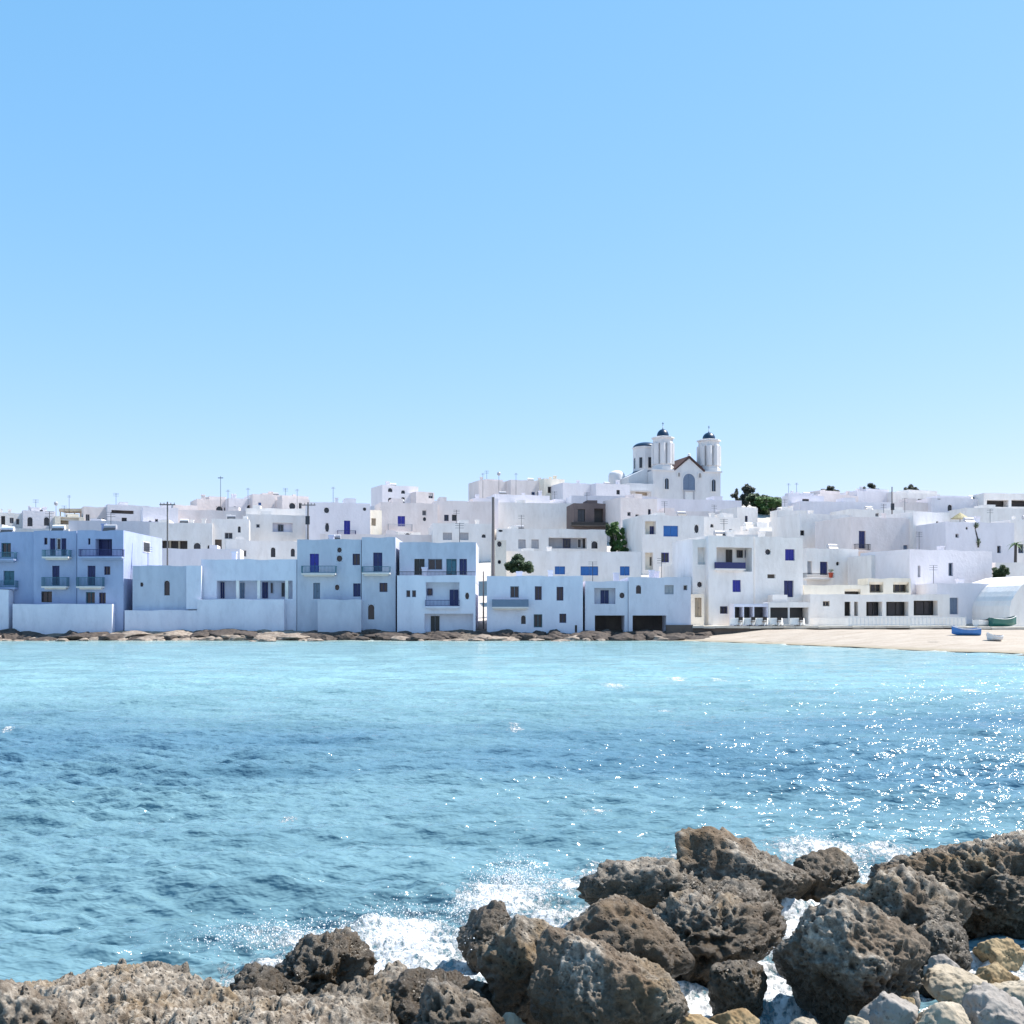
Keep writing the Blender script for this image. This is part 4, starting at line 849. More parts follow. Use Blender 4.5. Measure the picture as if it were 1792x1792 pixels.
# fillers deeper in the town so that the lanes between houses end in other houses
k = 0
FILL = [(-40, 120, 925, 960), (120, 300, 912, 955), (300, 440, 893, 940), (430, 560, 890, 940), (560, 700, 885, 935), (700, 860, 884, 940), (860, 1000, 880, 935), (1000, 1150, 868, 930),
        (1130, 1300, 895, 945), (1290, 1420, 930, 975), (1400, 1560, 878, 935), (1550, 1700, 880, 930), (1690, 1880, 890, 940), (220, 420, 960, 1010), (560, 760, 935, 985), (1180, 1330, 935, 985)]
desc = ['left of', 'behind']
names_ = ['behind the leftmost waterfront houses', 'behind the three-storey blue-shaded houses', 'below the round-window houses', 'behind the porthole house', 'behind the blue balcony door house', 'behind the long pinkish wall', 'behind the square window house', 'behind the unplastered brown house',
          'behind the blue shuttered house below the church', 'behind the church trees', 'behind the four-pane window house', 'below the two-window skyline house', 'below the gallery house at the right edge', 'behind the low blue-shaded house with one arched window', 'behind the two balconied blue-shaded houses', 'behind the house with the navy balcony panel']
for (a, b, vt, vg), nm in zip(FILL, names_):
    mid('plain whitewashed house wall ' + nm, a, b, vt, vg, [W_, LV, PK][k % 3], [], yaw=8, kind='plain', depth=5); k += 1
#PART3
# ------------------------------------------------------------------ church
def arch_pts(cx, z0, z1, r, n=10):
    return [(cx - r, z0), (cx + r, z0)] + [(cx + r * math.cos(math.pi * i / n), z1 - r + r * math.sin(math.pi * i / n)) for i in range(n + 1)]
YC = 222.0
fc = Face(1143, 1261, YC, 15); CB = 22.0; WC = fc.w
church = empty('church', (fc.x0, YC, CB), fc.psi); tag(church, 'big white church with two domed bell towers on top of the hill', 'church')
def cz(u, v, d=0.0): return fc.Z(u, v, d) - CB
def cs_(u, d=0.0): return fc.S(u, d)
zc = cz(1200, 825); xg0, xg1 = cs_(1180), cs_(1232); zpk = cz(1206, 801)
q = MB(); q.prism([(0, 0), (WC, 0), (WC, zc), (xg1, zc), ((xg0 + xg1) / 2, zpk - .15), (xg0, zc), (0, zc)], 0, 22); q.build('wall', 'church_white', church)
q = MB()      # cornices
q.box(-.25, -.25, zc, xg0 - .02, .6, zc + .28); q.box(xg1 + .02, -.25, zc, WC + .3, .6, zc + .28); q.build('cornice', 'church_white', church)
q = MB(); mx = (xg0 + xg1) / 2     # terracotta edged gable, nave roof
for a, b in (((xg0 - .1, zc + .02), (mx, zpk)), ((mx, zpk), (xg1 + .1, zc + .02))):
    q.prism([a, b, (b[0], b[1] + .38), (a[0], a[1] + .38)], -.3, 22.1)
q.build('roof', 'terracotta', church)
q = MB(); q.lathe([(.35, 0), (.28, .5), (.1, .6)], 0, 0, 10); o = q.build('finial', 'church_white', church); o.location = (mx, .1, zpk + .3)
# great arched window with surround, side lights, door
def arched(name, u0, v0, u1, v1, mat, proud=-.04, surround=True):
    a, b = cs_(u0), cs_(u1); r = (b - a) / 2; z0, z1 = cz((u0 + u1) / 2, v1), cz((u0 + u1) / 2, v0)
    q = MB(); pts = arch_pts((a + b) / 2, z0, z1, r)
    out = arch_pts((a + b) / 2, z0 - .1, z1 + .22, r + .22)
    n = len(pts)
    for i in range(n):
        j = (i + 1) % n
        q.quad((pts[i][0], -.14, pts[i][1]), (pts[j][0], -.14, pts[j][1]), (out[j][0], -.14, out[j][1]), (out[i][0], -.14, out[i][1]))
        q.quad((out[i][0], -.14, out[i][1]), (out[j][0], -.14, out[j][1]), (out[j][0], -.002, out[j][1]), (out[i][0], -.002, out[i][1]))
        q.quad((pts[j][0], -.14, pts[j][1]), (pts[i][0], -.14, pts[i][1]), (pts[i][0], -.002, pts[i][1]), (pts[j][0], -.002, pts[j][1]))
    f_ = q.build(name, 'church_white', church)
    q = MB(); q.prism(pts, proud, -.004)
    q.build('pane', mat, f_)
    q = MB(); q.box((a + b) / 2 - .06, -.1, z0, (a + b) / 2 + .06, proud - .002, z1 - .05)
    if r > .8:
        for zz in (.35, .65): q.box(a + .02, -.09, z0 + (z1 - z0) * zz, b - .02, proud - .003, z0 + (z1 - z0) * zz + .1)
    q.build('mullion', 'slate_blue', f_)
arched('window', 1195, 829, 1216, 858, 'slate_blue'); arched('window', 1163, 837, 1170, 856, 'dark_glass'); arched('window', 1245, 839, 1252, 860, 'dark_glass')
arched('window', 1186, 827, 1190, 834, 'tan_plaster'); arched('window', 1222, 828, 1227, 836, 'tan_plaster')
q = MB(); a, b = cs_(1196), cs_(1215); z1 = cz(1205, 860)
q.box(a, -.2, 0, a + .3, -.002, z1); q.box(b - .3, -.2, 0, b, -.002, z1); q.box(a - .1, -.3, z1 + .002, b + .1, -.002, z1 + .3)
d_ = q.build('portal', 'grey_paint', church); q = MB(); q.box(a + .3, -.06, 0, b - .3, -.003, z1 - .02); q.build('door', 'white_paint', d_)
def tower(u0, u1, vtop, vcor, vd0, vd1, ud0, ud1):
    r = (cs_(u1) - cs_(u0)) / 2 * 1.06; cy = r + .1; um = (u0 + u1) / 2; cx = cs_(um, cy)
    zt = cz(um, vcor, cy); z0 = zc + .02; oct_ = R(22.5)
    q = MB(); q.lathe([(r * 1.06, z0), (r * 1.06, z0 + 1.0), (r * .98, z0 + 1.15), (r * .96, z0 + 1.5)], cx, cy, 8, oct_); tw = q.build('bell_tower', 'church_white', church)
    zb, za = z0 + 1.5, zt - 1.3
    q = MB()        # eight piers with arched openings between them
    for i in range(8):
        th = oct_ + i * math.pi / 4; px, py = cx + math.cos(th) * r * .84, cy + math.sin(th) * r * .84
        q.tube((px, py, zb), (px, py, za + .02), r * .30, seg=8)
    # round-headed lintels
    for i in range(8):
        t0 = oct_ + i * math.pi / 4; t1 = t0 + math.pi / 4
        A = Vector((cx + math.cos(t0) * r * .95, cy + math.sin(t0) * r * .95, 0)); B = Vector((cx + math.cos(t1) * r * .95, cy + math.sin(t1) * r * .95, 0))
        inn = Vector((cx, cy, 0)) 
        for k in range(8):
            s0, s1 = k / 8, (k + 1) / 8
            h0 = math.sin(math.pi * s0) * .55; h1 = math.sin(math.pi * s1) * .55
            P0, P1 = A.lerp(B, s0), A.lerp(B, s1); Q0, Q1 = P0.lerp(inn, .22), P1.lerp(inn, .22)
            zz0, zz1 = za - .6 + h0, za - .6 + h1
            q.quad((P0.x, P0.y, zz0), (P1.x, P1.y, zz1), (P1.x, P1.y, za + .1), (P0.x, P0.y, za + .1))
            q.quad((P0.x, P0.y, zz0), (Q0.x, Q0.y, zz0), (Q1.x, Q1.y, zz1), (P1.x, P1.y, zz1))
    q.build('belfry', 'church_white', tw)
    q = MB(); q.lathe([(r * .66, zb), (r * .66, za)], cx, cy, 8, oct_); q.build('bell_chamber', 'tan_plaster', tw)
    q = MB(); q.lathe([(r * .97, za), (r * .97, zt - .35), (r * 1.12, zt - .25), (r * 1.12, zt), (r * .9, zt + .12)], cx, cy, 8, oct_); q.build('cornice', 'church_white', tw)
    rd = (cs_(ud1) - cs_(ud0)) / 2; zd = cz(um, vd0, cy) - zt - .1
    q = MB(); q.lathe([(rd, zt + .1)] + [(rd * math.cos(a_), zt + .3 + zd * .82 * math.sin(a_)) for a_ in [math.pi / 2 * i / 8 for i in range(8)]] + [(.08, zt + zd * .9 + .3), (.05, zt + zd + .7)], cx, cy, 20); q.build('dome', 'dome_blue', tw, True)
    q = MB(); zx = zt + zd + .7; q.box(cx - .04, cy - .04, zx - .1, cx + .04, cy + .04, zx + .7); q.box(cx - .22, cy - .03, zx + .38, cx + .22, cy + .03, zx + .46); q.build('cross', 'dark_metal', tw)
tower(1144, 1176, 762, 766, 750, 762, 1149, 1169)
tower(1224, 1257, 767, 771, 756, 768, 1229, 1250)
# crossing drum behind the left tower
cx, cy = cs_(1131, 9), 9.5; r = 2.6; z0 = zc - 1.5; zt = cz(1130, 786, cy)
q = MB(); q.lathe([(r, z0), (r, zt), (r * 1.08, zt + .05), (r * 1.08, zt + .3)], cx, cy, 8, R(22.5)); dr = q.build('drum', 'church_white', church)
q = MB(); q.lathe([(r * 1.0 * math.cos(a_) + .05, zt + .3 + 1.1 * math.sin(a_)) for a_ in [math.pi / 2 * i / 7 for i in range(8)]], cx, cy, 20); q.build('dome', 'dome_blue', dr, True)
for i in range(8):
    th = i * math.pi / 4; q = MB(); q.box(-.32, -.12, 0, .32, .12, 2.2); o = q.build('window', 'dark_glass', dr); o.location = (cx + math.cos(th) * r * .9, cy + math.sin(th) * r * .9, z0 + 3.0); o.rotation_euler = (0, 0, th + math.pi / 2)
q = MB(); q.lathe([(r * 1.5, z0 - .2), (r * 1.35, z0 + 1.2), (r * 1.02, z0 + 2.4)], cx, cy, 16); q.build('drum_skirt', 'dome_blue', church, True)
# left aisle and apse
xa, xb = cs_(1094, 5), -.02
q = MB(); q.prism([(xa, 0), (xb, 0), (xb, cz(1143, 822, 5)), (xa, cz(1094, 836, 5))], 3, 15); q.build('aisle', 'church_white', church)
q = MB(); xx = cs_(1082, 8); rz = cz(1082, 818, 8); q.lathe([(1.7, 0), (1.7, rz - 1.6)] + [(1.7 * math.cos(a_), rz - 1.6 + 1.1 * math.sin(a_)) for a_ in [math.pi / 2 * i / 6 for i in range(1, 7)]], xx, 9, 16); q.build('apse', 'church_white', church, True)
# side porch
q = MB(); a, b = cs_(1100, -3), cs_(1143, -3); zp = cz(1120, 857, -3)
q.box(a, -3, zp - .3, b, -.3, zp); q.box(a, -3, 0, a + .4, -2.6, zp - .302); q.box(b - .4, -3, 0, b, -2.6, zp - .302); pr = q.build('porch', 'church_white', church)
q = MB(); q.box(a + .3, -.9, 0, b - .3, -.6, zp - .31); q.build('back_wall', 'tan_plaster', pr)
house('small white annex with a slit opening to the left of the church towers', 1096, 1146, 846, 219, 'church_white', [('R', 1134, 838, 1140, 847), ('L', 1112, 860, 1133, 867, 1.0, [], 'tan_plaster')], 15, 2.5, kind='plain', name='white_annex', cat='annex')

# ------------------------------------------------------------------ trees and plants
def leaf_mat(name, a, b):
    m, t, bs = new_mat(name); p, g = geo_pos(t)
    c = mixc(t, noise(t, p, 1.3, 5), a, b); c = mixc(t, ramp(t, noise(t, p, 7, 2), [(0.4, 0.0), (0.7, 1.0)]), c, tuple(x * .6 for x in a))
    t.links.new(c, bs.inputs['Base Color']); bs.inputs['Roughness'].default_value = 0.7; MATS[name] = m
leaf_mat('leaf_dark', (0.035, 0.065, 0.03), (0.08, 0.13, 0.05)); leaf_mat('leaf_green', (0.06, 0.14, 0.03), (0.11, 0.20, 0.06)); leaf_mat('leaf_grey', (0.07, 0.085, 0.065), (0.13, 0.14, 0.11)); leaf_mat('straw', (0.30, 0.26, 0.13), (0.45, 0.38, 0.22))
def leaves(mb, c, rad, n, size, rg):
    for _ in range(n):
        while True:
            p = Vector((rg.uniform(-1, 1), rg.uniform(-1, 1), rg.uniform(-1, 1)))
            if .25 < p.length < 1: break
        p = Vector((c[0] + p.x * rad[0], c[1] + p.y * rad[1], c[2] + p.z * rad[2])); u_ = Vector((rg.gauss(0, 1), rg.gauss(0, 1), rg.gauss(0, .7))).normalized(); w_ = u_.orthogonal().normalized()
        s_ = size * rg.uniform(.6, 1.3); w_ = w_ * s_ * .5; u_ = u_ * s_
        mb.quad(p - u_, p - w_, p + u_, p + w_)
def tree(name, label, u, vb, Y, clumps, mat, size=.22, dens=1.0, cat='tree', group=None, seed=1, trunk=.16):
    rg = random.Random(seed); b = Vector(pt(u, vb, Y)); root = empty(name, b); tag(root, label, cat, group)
    tk = MB(); cr = MB(); k = Y / F
    cs2 = [(Vector(pt(a, b_, Y)) + Vector((0, rg.uniform(-1, 1) * ra * k, 0)) - b, ra * k, rb * k) for (a, b_, ra, rb) in clumps]
    mid_ = sum((c[0] for c in cs2), Vector()) / len(cs2) * .5; mid_.y = 0
    gz = min(-.8, float(zg(b.x, b.y)) - b.z - .3); tk.tube((0, 0, gz), mid_, trunk, trunk * .65, 8)
    for c, ra, rb in cs2:
        tk.tube(mid_, c, trunk * .55, trunk * .15, 6)
        nsub = 7
        for i in range(nsub):
            off = Vector((rg.uniform(-.85, .85) * ra, rg.uniform(-.85, .85) * ra, rg.uniform(-.85, .85) * rb))
            leaves(cr, c + off, (ra * .5, ra * .5, rb * .5), int(dens * 150 * (ra * rb) ** .5 / max(size, .1) * .35) + 30, size, rg)
    tk.build('trunk', 'pole_wood', root); cr.build('crown', mat, root)
    return root
tree('tree', 'dense green tree between the church and the houses on its right', 1342, 925, 206, [(1325, 882, 17, 11), (1345, 880, 18, 9), (1364, 882, 13, 6), (1338, 895, 18, 12), (1344, 910, 14, 11), (1312, 876, 12, 9), (1330, 905, 12, 12)], 'leaf_dark', .30, 1.3, seed=3, group='trees beside the church')
tree('tree', 'brighter green low canopy in front of the dense church tree', 1350, 915, 203, [(1336, 878, 13, 6), (1352, 877, 15, 6), (1367, 882, 11, 4), (1342, 888, 12, 6)], 'leaf_green', .25, .9, seed=4, group='trees beside the church')
tree('tree', 'sparse grey-green windswept tree reaching above the low canopy beside the church', 1305, 900, 208, [(1305, 853, 6, 6), (1311, 862, 9, 9), (1304, 874, 10, 9), (1317, 872, 10, 7), (1299, 884, 8, 8)], 'leaf_grey', .30, .8, seed=5, group='trees beside the church')
tree('tree', 'small pointed grey tree between the church and the windswept tree', 1289, 895, 212, [(1289, 868, 3, 6), (1289, 862, 2, 6), (1285, 867, 5, 3)], 'leaf_grey', .26, .6, seed=6)
tree('bush', 'round dark green bush on the terrace behind the grey-blue balcony panel house', 907, 1012, 126, [(903, 981, 13, 9), (914, 984, 13, 9), (895, 992, 9, 9), (922, 996, 9, 8), (908, 996, 12, 8), (904, 976, 8, 5)], 'leaf_dark', .16, 1.2, 'bush', seed=7)
tree('bush', 'upright green vine growing below the unplastered brown house', 1082, 978, 150, [(1072, 932, 8, 10), (1080, 942, 8, 10), (1084, 955, 9, 8), (1090, 964, 8, 6), (1074, 920, 6, 5), (1087, 934, 5, 8)], 'leaf_green', .2, 1.0, 'bush', seed=8)
tree('bush', 'dark shaded leaves left of the upright green vine', 1070, 972, 151, [(1068, 925, 6, 8), (1072, 945, 5, 10), (1074, 960, 5, 8)], 'leaf_dark', .2, 1.0, 'bush', seed=9)
tree('potted_plant', 'little dark potted plant to the right of the upright green vine', 1097, 972, 148, [(1096, 965, 4, 4)], 'leaf_dark', .14, 1.0, 'plant', seed=10, trunk=.06)
tree('bush', 'dark spiky plant between the plain cube house and the whitewashed vault', 1750, 1018, 121.5, [(1748, 998, 9, 7), (1757, 999, 7, 5), (1743, 1008, 5, 6), (1750, 1012, 8, 8), (1747, 1024, 7, 8)], 'leaf_dark', .16, .8, 'bush', seed=11, trunk=.07)
for (u, v, lb) in ((1450, 856, 'grey tree top above the right skyline nearest the church trees'), (1522, 853, 'tiny tree top left of the thin black pole on the right skyline'), (1592, 855, 'leaning tree top right of the thin black pole on the skyline')):
    tree('tree', lb, u, v + 22, 224, [(u - 6, v + 3, 7, 3), (u + 4, v + 1, 6, 4), (u + 1, v - 3, 3, 3), (u + 12, v + 5, 5, 2)], 'leaf_grey', .28, .5, seed=u, group='tree tops along the right skyline')
# small palm at the right edge
b = Vector(pt(1776, 985, 131)); palm = empty('palm_tree', b); tag(palm, 'small dark-trunked palm against the white houses at the right edge', 'palm')
q = MB(); q.tube((0, 0, float(zg(b.x, b.y)) - b.z - .3), (.1, 0, 2.2), .22, .16, 8); q.build('trunk', 'dark_wood', palm); q = MB(); rg = random.Random(2)
for i in range(22):
    a = i * 2.4; up = rg.uniform(-.2, .9); L = rg.uniform(.9, 1.4); d = Vector((math.cos(a), math.sin(a), 0)); n_ = Vector((-d.y, d.x, 0)); prev = Vector((.1, 0, 2.2))
    for k_ in range(5):
        t_ = (k_ + 1) / 5; p = Vector((.1, 0, 2.2)) + d * L * t_ + Vector((0, 0, up * t_ * L - 1.0 * t_ * t_ * L * .7)); w_ = n_ * .12 * (1.1 - t_); wp_ = n_ * .12 * (1.3 - t_); q.quad(prev - wp_, p - w_, p + w_, prev + wp_); prev = p
q.build('crown', 'leaf_green', palm)
# dark climbing stem on the lavender wall
b = Vector(pt(1712, 958, 134.9)); cl = empty('climbing_plant', b); tag(cl, 'thin black climbing stem on the blank lavender house wall', 'plant')
q = MB(); pts_ = [pt(*p_, 134.9) for p_ in ((1712, 958), (1712, 948), (1709, 936), (1706, 926), (1707, 917))]
for a, c_ in zip(pts_, pts_[1:]): q.tube(Vector(a) - b, Vector(c_) - b, .11, .09, 7)
q.build('trunk', 'dark_wood', cl); q = MB(); leaves(q, Vector(pt(1708, 919, 134.8)) - b, (.3, .2, .35), 60, .16, rg); leaves(q, Vector(pt(1712, 948, 134.8)) - b, (.25, .2, .5), 50, .15, rg); q.build('crown', 'leaf_dark', cl)
# straw parasol on a roof
b = Vector(pt(1680, 914, 141)); ps = empty('parasol', b); tag(ps, 'straw parasol on the roof terrace above the lavender wall', 'parasol')
q = MB(); q.tube((0, 0, -1.2), (0, 0, 1.1), .05, seg=6); q.build('pole', 'pole_wood', ps); q = MB(); q.lathe([(1.15, .45), (1.12, .5), (.5, .95), (.03, 1.25)], 0, 0, 14); q.build('canopy', 'straw', ps)

# ------------------------------------------------------------------ poles and masts
def pole(label, u, vt, vb, Y, r=.12, arms=0, name='utility_pole', cat='pole', mat='pole_wood', lean=0.0, box=None, group=None):
    a = Vector(pt(u, vb, Y)); root = empty(name, a); tag(root, label, cat, group); H = (vb - vt) * Y / F
    q = MB(); q.tube((0, 0, min(-1.5, float(zg(a.x, a.y)) - a.z - .3)), (lean, 0, H), r * .8, r * .55, 8); q.build('shaft', mat, root)
    if arms:
        q = MB()
        for i in range(arms): z_ = H - .35 - i * .55; q.box(-.8 + lean, -.06, z_, .8 + lean, .06, z_ + .1); [q.tube((x_ + lean, 0, z_ + .1), (x_ + lean, 0, z_ + .26), .04, seg=6) for x_ in (-.7, -.35, .35, .7)]
        q.build('crossarm', mat, root)
    if box: q = MB(); q.box(lean * .7 - .22, -.3, H * box, lean * .7 + .22, -.13, H * box + .9); q.build('junction_box', 'dark_metal', root)
    return root
GP = 'wooden utility poles among the houses'
pole('tall wooden pole rising behind the low blue-shaded house with one arched window', 293, 878, 990, 112, .13, 1, group=GP)
pole('tall wooden pole beside the gabled-top house with the bright blue door', 539, 879, 950, 118, .15, 1, box=.45, group=GP)
pole('thickest grey pole, standing left of the cream stair tower', 863, 870, 1010, 118.5, .26, 0, mat='pole_wood', group=GP)
pole('thin black pole on the right skyline', 1561, 852, 900, 150, .14, 0, box=.15, group=GP)
pole('grey drain mast against the alley between the tall blue-shaded house and the balcony panel house', 846, 1000, 1098, 110, .1, 0, group=GP, cat='pole')
pole('thin mast with a cross on top above the left skyline', 386, 833, 880, 178, .06, 0, 'mast', 'mast', 'dark_metal')
o = MB(); z_ = (880 - 837) * 178 / F; o.box(-.42, -.04, z_, .42, .04, z_ + .12); xr = o.build('crossbar', 'dark_metal'); xr.parent = [ob for ob in COL.objects if ob.name.startswith('mast')][0]
for (u, vt, vb, Y, lb) in ((121, 867, 890, 185, 'short thin mast above the brown pergola roof'), (98, 880, 896, 184, 'stubby mast with a dark head left of the brown pergola'), (399, 857, 876, 180, 'thin pale mast right of the cross mast'), (583, 852, 882, 172, 'thin mast left of the gabled-top house peak'), (873, 828, 845, 205, 'short mast with a round head on the crest left of the church'), (845, 828, 848, 205, 'thin mast at the left end of the crest houses'), (903, 828, 845, 206, 'slender mast over the long crest house'), (1380, 846, 870, 200, 'slender mast over the sloping stair house'), (1394, 845, 868, 200, 'second mast over the sloping stair house, right of the slender one'), (434, 854, 870, 182, 'thin mast over the paired dark arches'), (520, 856, 870, 180, 'thin mast over the tan roof slab')):
    m_ = pole(lb, u, vt, vb, Y, .05, 0, 'mast', 'mast', 'dark_metal', group='thin masts on the skyline')
    q = MB(); h_ = (vb - vt) * Y / F
    if 'head' in lb: q.lathe([(.05, h_ - .5), (.3, h_ - .35), (.34, h_), (.2, h_ + .2)], 0, 0, 10)
    else: q.box(-.35, -.02, h_ - .3, .35, .02, h_ - .25); q.box(-.25, -.02, h_ - .1, .25, .02, h_ - .05)
    q.build('head', 'grey_paint', m_)
# pergola roof on the left skyline
b = Vector(pt(100, 904, 185.0)); pg = empty('pergola', b); tag(pg, 'brown pergola roof on posts over the beige terrace house on the left skyline', 'pergola'); k_ = 185 / F
q = MB(); q.box(.3, 0, 9 * k_, 44 * k_, 3, 14 * k_); q.build('roof_slab', 'tan_plaster', pg); q = MB()
for x_ in (.4, 14 * k_, 29 * k_, 43 * k_ - .1): q.box(x_, .1, -.6, x_ + .14, .24, 9 * k_ - .002)
q.build('post', 'tan_wood', pg)

# ------------------------------------------------------------------ quay, taverna veranda, tables, boats
def slab(name, label, u0, u1, Y0, Y1, z0, z1, mat, cat, over=.3):
    b = Vector(((u0 - UC) * Y0 / F, Y0, z0)); root = empty(name, b); tag(root, label, cat); L = (u1 - u0) * Y0 / F; h_ = z1 - z0
    q = MB(); n = int(L / 1.1); rg = random.Random(int(u0))
    for i in range(n):
        a, c_ = L * i / n, L * (i + 1) / n - .015; zz = rg.uniform(-.03, .03); yy = rg.uniform(-.06, .06); q.box(a, yy, h_ - .22 + zz, c_, Y1 - Y0, h_ + zz)
    q.build('coping', mat, root); q = MB(); q.box(0.05, over, -.8, L - .05, Y1 - Y0 - .05, h_ - .26); q.build('base', 'brown_stone', root); return root
slab('quay', 'long pale stone quay with a dark undercut between the taverna and the sand', 1212, 1692, 107.7, 113.4, .3, 1.35, 'quay_stone', 'quay')
slab('quay', 'white quay slab at the right edge behind the blue boat', 1694, 1880, 104.2, 112.5, .3, 1.28, 'quay_stone', 'quay')
house('dark open veranda of the taverna under a flat white beam', 1346, 1418, 1054, 109.9, 'whitewash', [('L', 1348, 1063, 1415, 1092, 2.0, [('C', 1380, 1382, 'white_paint')], 'dark_metal')], 2, 2.3, 1.35, kind='plain', name='veranda', cat='veranda', para=False)
house('bluish shaded awning porch left of the white-beamed veranda', 1284, 1345, 1057, 110.2, 'blue_shade_white', [('L', 1286, 1062, 1300, 1092, 1.6, [], 'dark_metal'), ('L', 1302, 1062, 1318, 1092, 1.6, [], 'dark_metal'), ('L', 1320, 1062, 1342, 1092, 1.6, [], 'dark_metal')], 2, 1.9, 1.35, kind='plain', name='veranda', cat='veranda', para=False)
house('white box on the taverna veranda roof beneath the navy square window', 1352, 1378, 1041, 112.6, 'whitewash', [], 10, 1.2, 2.0, kind='plain', name='white_annex', cat='annex')
for (u, lb) in ((1290, 'leftmost'), (1312, 'second'), (1332, 'third'), (1357, 'fourth'), (1395, 'rightmost')):
    Y = 108.7; b = Vector(((u - UC) * Y / F, Y, 1.37)); tb = empty('cafe_table', b); tag(tb, '%s of the white-clothed tables on the quay in front of the dark veranda' % lb, 'table', group='white-clothed tables on the quay')
    q = MB(); pr = [(.78, .12), (.72, .45), (.68, .74), (.66, .76)]
    q.lathe(pr, 0, 0, 18); q.build('tablecloth', 'cloth_white', tb); q = MB(); q.tube((0, 0, 0), (0, 0, .7), .04, seg=6); q.lathe([(.3, 0), (.28, .04)], 0, 0, 10); q.build('pedestal', 'dark_metal', tb)
    for dx in (-.15,):
        c0 = empty('chair', b + Vector((dx + .3, -.75, 0))); tag(c0, 'dark chair in front of the %s white-clothed table on the quay' % lb, 'chair', group='dark chairs on the quay')
        q = MB(); q.box(-.21, -.21, .43, .21, .21, .47); q.build('seat', 'dark_wood', c0); q = MB(); q.box(-.21, -.23, .55, .21, -.2, .88); q.build('backrest', 'dark_wood', c0)
        for sx_ in (-.19, .15):
            for sy_ in (-.23, .17): q = MB(); q.box(sx_, sy_, 0, sx_ + .04, sy_ + .04, .428 if sy_ > 0 else .88); q.build('leg', 'dark_wood', c0)
# white baluster fence
b = Vector(((1486 - UC) * 109.2 / F, 109.2, 1.36)); fn = empty('fence', b); tag(fn, 'white picket railing along the quay in front of the taverna windows', 'fence'); L = (1690 - 1486) * 109.2 / F
q = MB(); q.box(0, 0, .78, L, .07, .86); q.box(0, 0, .1, L, .05, .16); q.build('rail', 'white_paint', fn)
n = 30
for i in range(n + 1): q = MB(); x_ = L * i / n; q.box(x_ - .04, -.02, 0, x_ + .04, .06, .92); q.build('post', 'white_paint', fn)
q = MB(); [q.box(L * (i + .5) / 90 - .02, .01, .16, L * (i + .5) / 90 + .02, .04, .78) for i in range(90)]; q.build('balusters', 'white_paint', fn)
# orange crates on the terrace
for i, (u, v, c_) in enumerate(((1454, 1005, 'red_paint'),)):
    b = Vector(pt(u, v + 6, 127.9)); rt = empty('flower_pot', b); tag(rt, 'small red pot on the terrace beside the black balcony', 'pot'); q = MB(); q.lathe([(.18, 0), (.28, .5), (.31, .6)], 0, 0, 10); q.build('pot', c_, rt); q = MB(); leaves(q, (0, 0, .8), (.3, .3, .25), 40, .12, rg); q.build('plant', 'leaf_dark', rt)
def boat(label, u, vb, Y, z, L, mat, rz, inside='white_paint', hh=.75, group=None):
    b = Vector(((u - UC) * Y / F, Y, z)); root = empty('rowing_boat', b, rz); tag(root, label, 'boat', group=group); q = MB(); n = 14; m_ = 7
    def P(i, j, sc=1.0, lift=0.0):
        t_ = i / n; bw = (math.sin(math.pi * min(t_ * .62 + .30, 1.0)) if t_ < 1 else 0) * .62 * sc; bw = bw * (1 - max(0, (t_ - .75) / .25) ** 2)
        sh = .12 * (2 * t_ - 1) ** 2 + (.18 * t_ ** 3); a = math.pi * (j / m_ - .5)
        y_ = bw * math.sin(a) ; zz = hh * (1 - math.cos(a) ** .6 * (1 - .1 * t_)) ; keel = .22 * max(0, (t_ - .7) / .3) ** 2
        return (L * (t_ - .5) * (sc if sc < 1 else 1), y_, zz * (1 - keel) + keel * hh + sh * (zz / hh) + lift)
    for i in range(n):
        for j in range(m_): q.quad(P(i, j), P(i + 1, j), P(i + 1, j + 1), P(i, j + 1))
    q.quad(*[P(0, j) for j in range(m_ + 1)]); q.build('hull', mat, root, False)
    q = MB()
    for i in range(n):
        for j in range(m_): q.quad(P(i, j + 1, .92, .05), P(i + 1, j + 1, .92, .05), P(i + 1, j, .92, .05), P(i, j, .92, .05))
    q.build('lining', inside, root)
    for t_ in (.3, .6): q = MB(); w_ = .5; q.box(L * (t_ - .5) - .12, -w_ + .06, hh * .72, L * (t_ - .5) + .12, w_ - .06, hh * .76); q.build('thwart', 'tan_wood', root)
    q = MB()
    for sgn in (0, m_):
        for i in range(n): q.tube(P(i, sgn), P(i + 1, sgn), .035, seg=5)
    q.build('gunwale', 'white_paint', root); return root
boat('blue rowing boat pulled up on the sand below the right-hand quay', 1690, 1114, 86.0, .80, 2.1, 'boat_blue', R(170), 'boat_blue', .5)
boat('dark green boat lying on the right-hand quay before the whitewashed vault', 1756, 1092, 107.0, 1.28, 2.7, 'boat_green', R(8), 'boat_green', .75)
boat('small white boat left of the dark green boat on the quay', 1722, 1092, 107.6, 1.28, 1.9, 'white_paint', R(15), 'dark_wood', .55)
boat('little white dinghy on the sand at the right edge', 1738, 1120, 80.0, .55, 1.0, 'white_paint', R(190), 'grey_paint', .3)
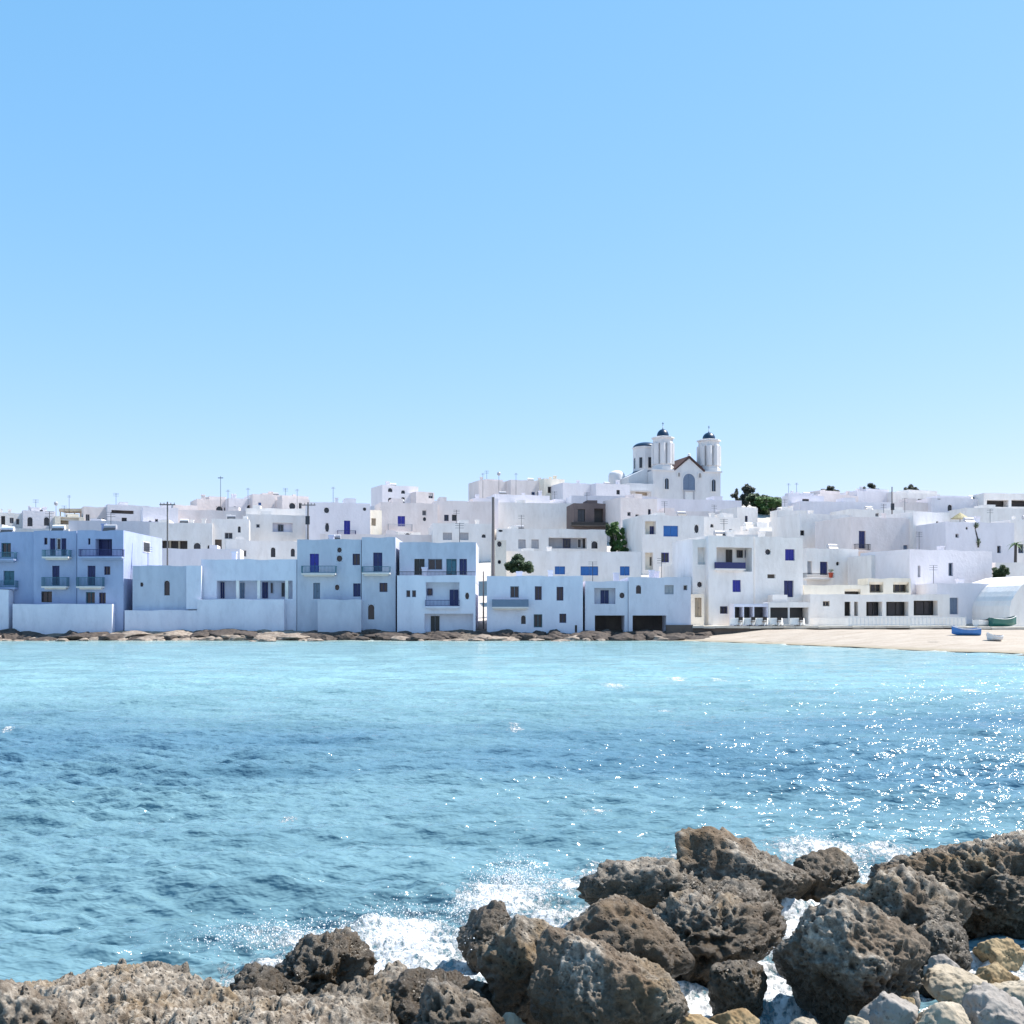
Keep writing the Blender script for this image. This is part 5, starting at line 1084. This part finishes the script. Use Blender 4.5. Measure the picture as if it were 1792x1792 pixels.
# whitewashed vault
b = Vector(((1806 - UC) * 113 / F, 113.5, .8)); vt_ = empty('white_vault', b); tag(vt_, 'bulging whitewashed vault at the right edge above the green boat', 'chapel')
vt_.rotation_euler = (0, 0, R(14))
pts_ = [(-4.8, 0), (4.8, 0)] + [(4.8 * math.cos(a_) , 1.9 + 3.7 * math.sin(a_) + .07 * math.sin(a_ * 9)) for a_ in [math.pi * i / 20 for i in range(21)]]
q = MB(); q.prism(pts_, -3.0, 6); q.build('wall', 'whitewash', vt_)
q = MB(); q.box(-1.6, -3.6, 0, -.9, -3.004, 1.9); q.box(.6, -3.6, 0, 1.3, -3.004, 1.9); q.box(-1.7, -3.7, 1.902, 1.4, -3.004, 2.2); q.build('doorway', 'whitewash', vt_)

# fine spray thrown up where the surf hits the near rocks
m, t, bs = new_mat('spray_white'); bs.inputs['Base Color'].default_value = (.85, .86, .87, 1); bs.inputs['Roughness'].default_value = .5; MATS['spray_white'] = m
rs = np.random.RandomState(12); OV = np.array([[1, 0, 0], [-1, 0, 0], [0, 1, 0], [0, -1, 0], [0, 0, 1], [0, 0, -1]], float); OF = np.array([[0, 2, 4], [2, 1, 4], [1, 3, 4], [3, 0, 4], [2, 0, 5], [1, 2, 5], [3, 1, 5], [0, 3, 5]])
VV, FF = [], []
for (u, v, ru, rv, hgt, n) in ((905, 1560, 75, 30, .26, 1500), (840, 1600, 60, 30, .2, 700), (480, 1650, 170, 30, .10, 900), (700, 1640, 130, 35, .2, 900), (1345, 1640, 40, 60, .1, 300), (1440, 1490, 60, 20, .12, 350)):
    Y0 = CH * F / (v - VH)
    for i in range(int(n * 2.4)):
        a, b = rs.normal(size=2) * .5; X_ = (u + a * ru - UC) * Y0 / F; Y_ = Y0 + b * rv * Y0 * Y0 / (CH * F); z_ = .03 + abs(rs.normal()) * hgt * .45 * math.exp(-a * a)
        r_ = .0016 + rs.rand() ** 4 * .006; VV.append(OV * r_ * rs.uniform(.7, 1.4, (1, 3)) + np.array([X_, Y_, z_])); FF.append(OF + 6 * (len(VV) - 1))
o = np_mesh('sea_spray', np.concatenate(VV), np.concatenate(FF), m, False); tag(o, 'white droplets of spray above the surf between the near rocks', 'spray', kind='stuff')
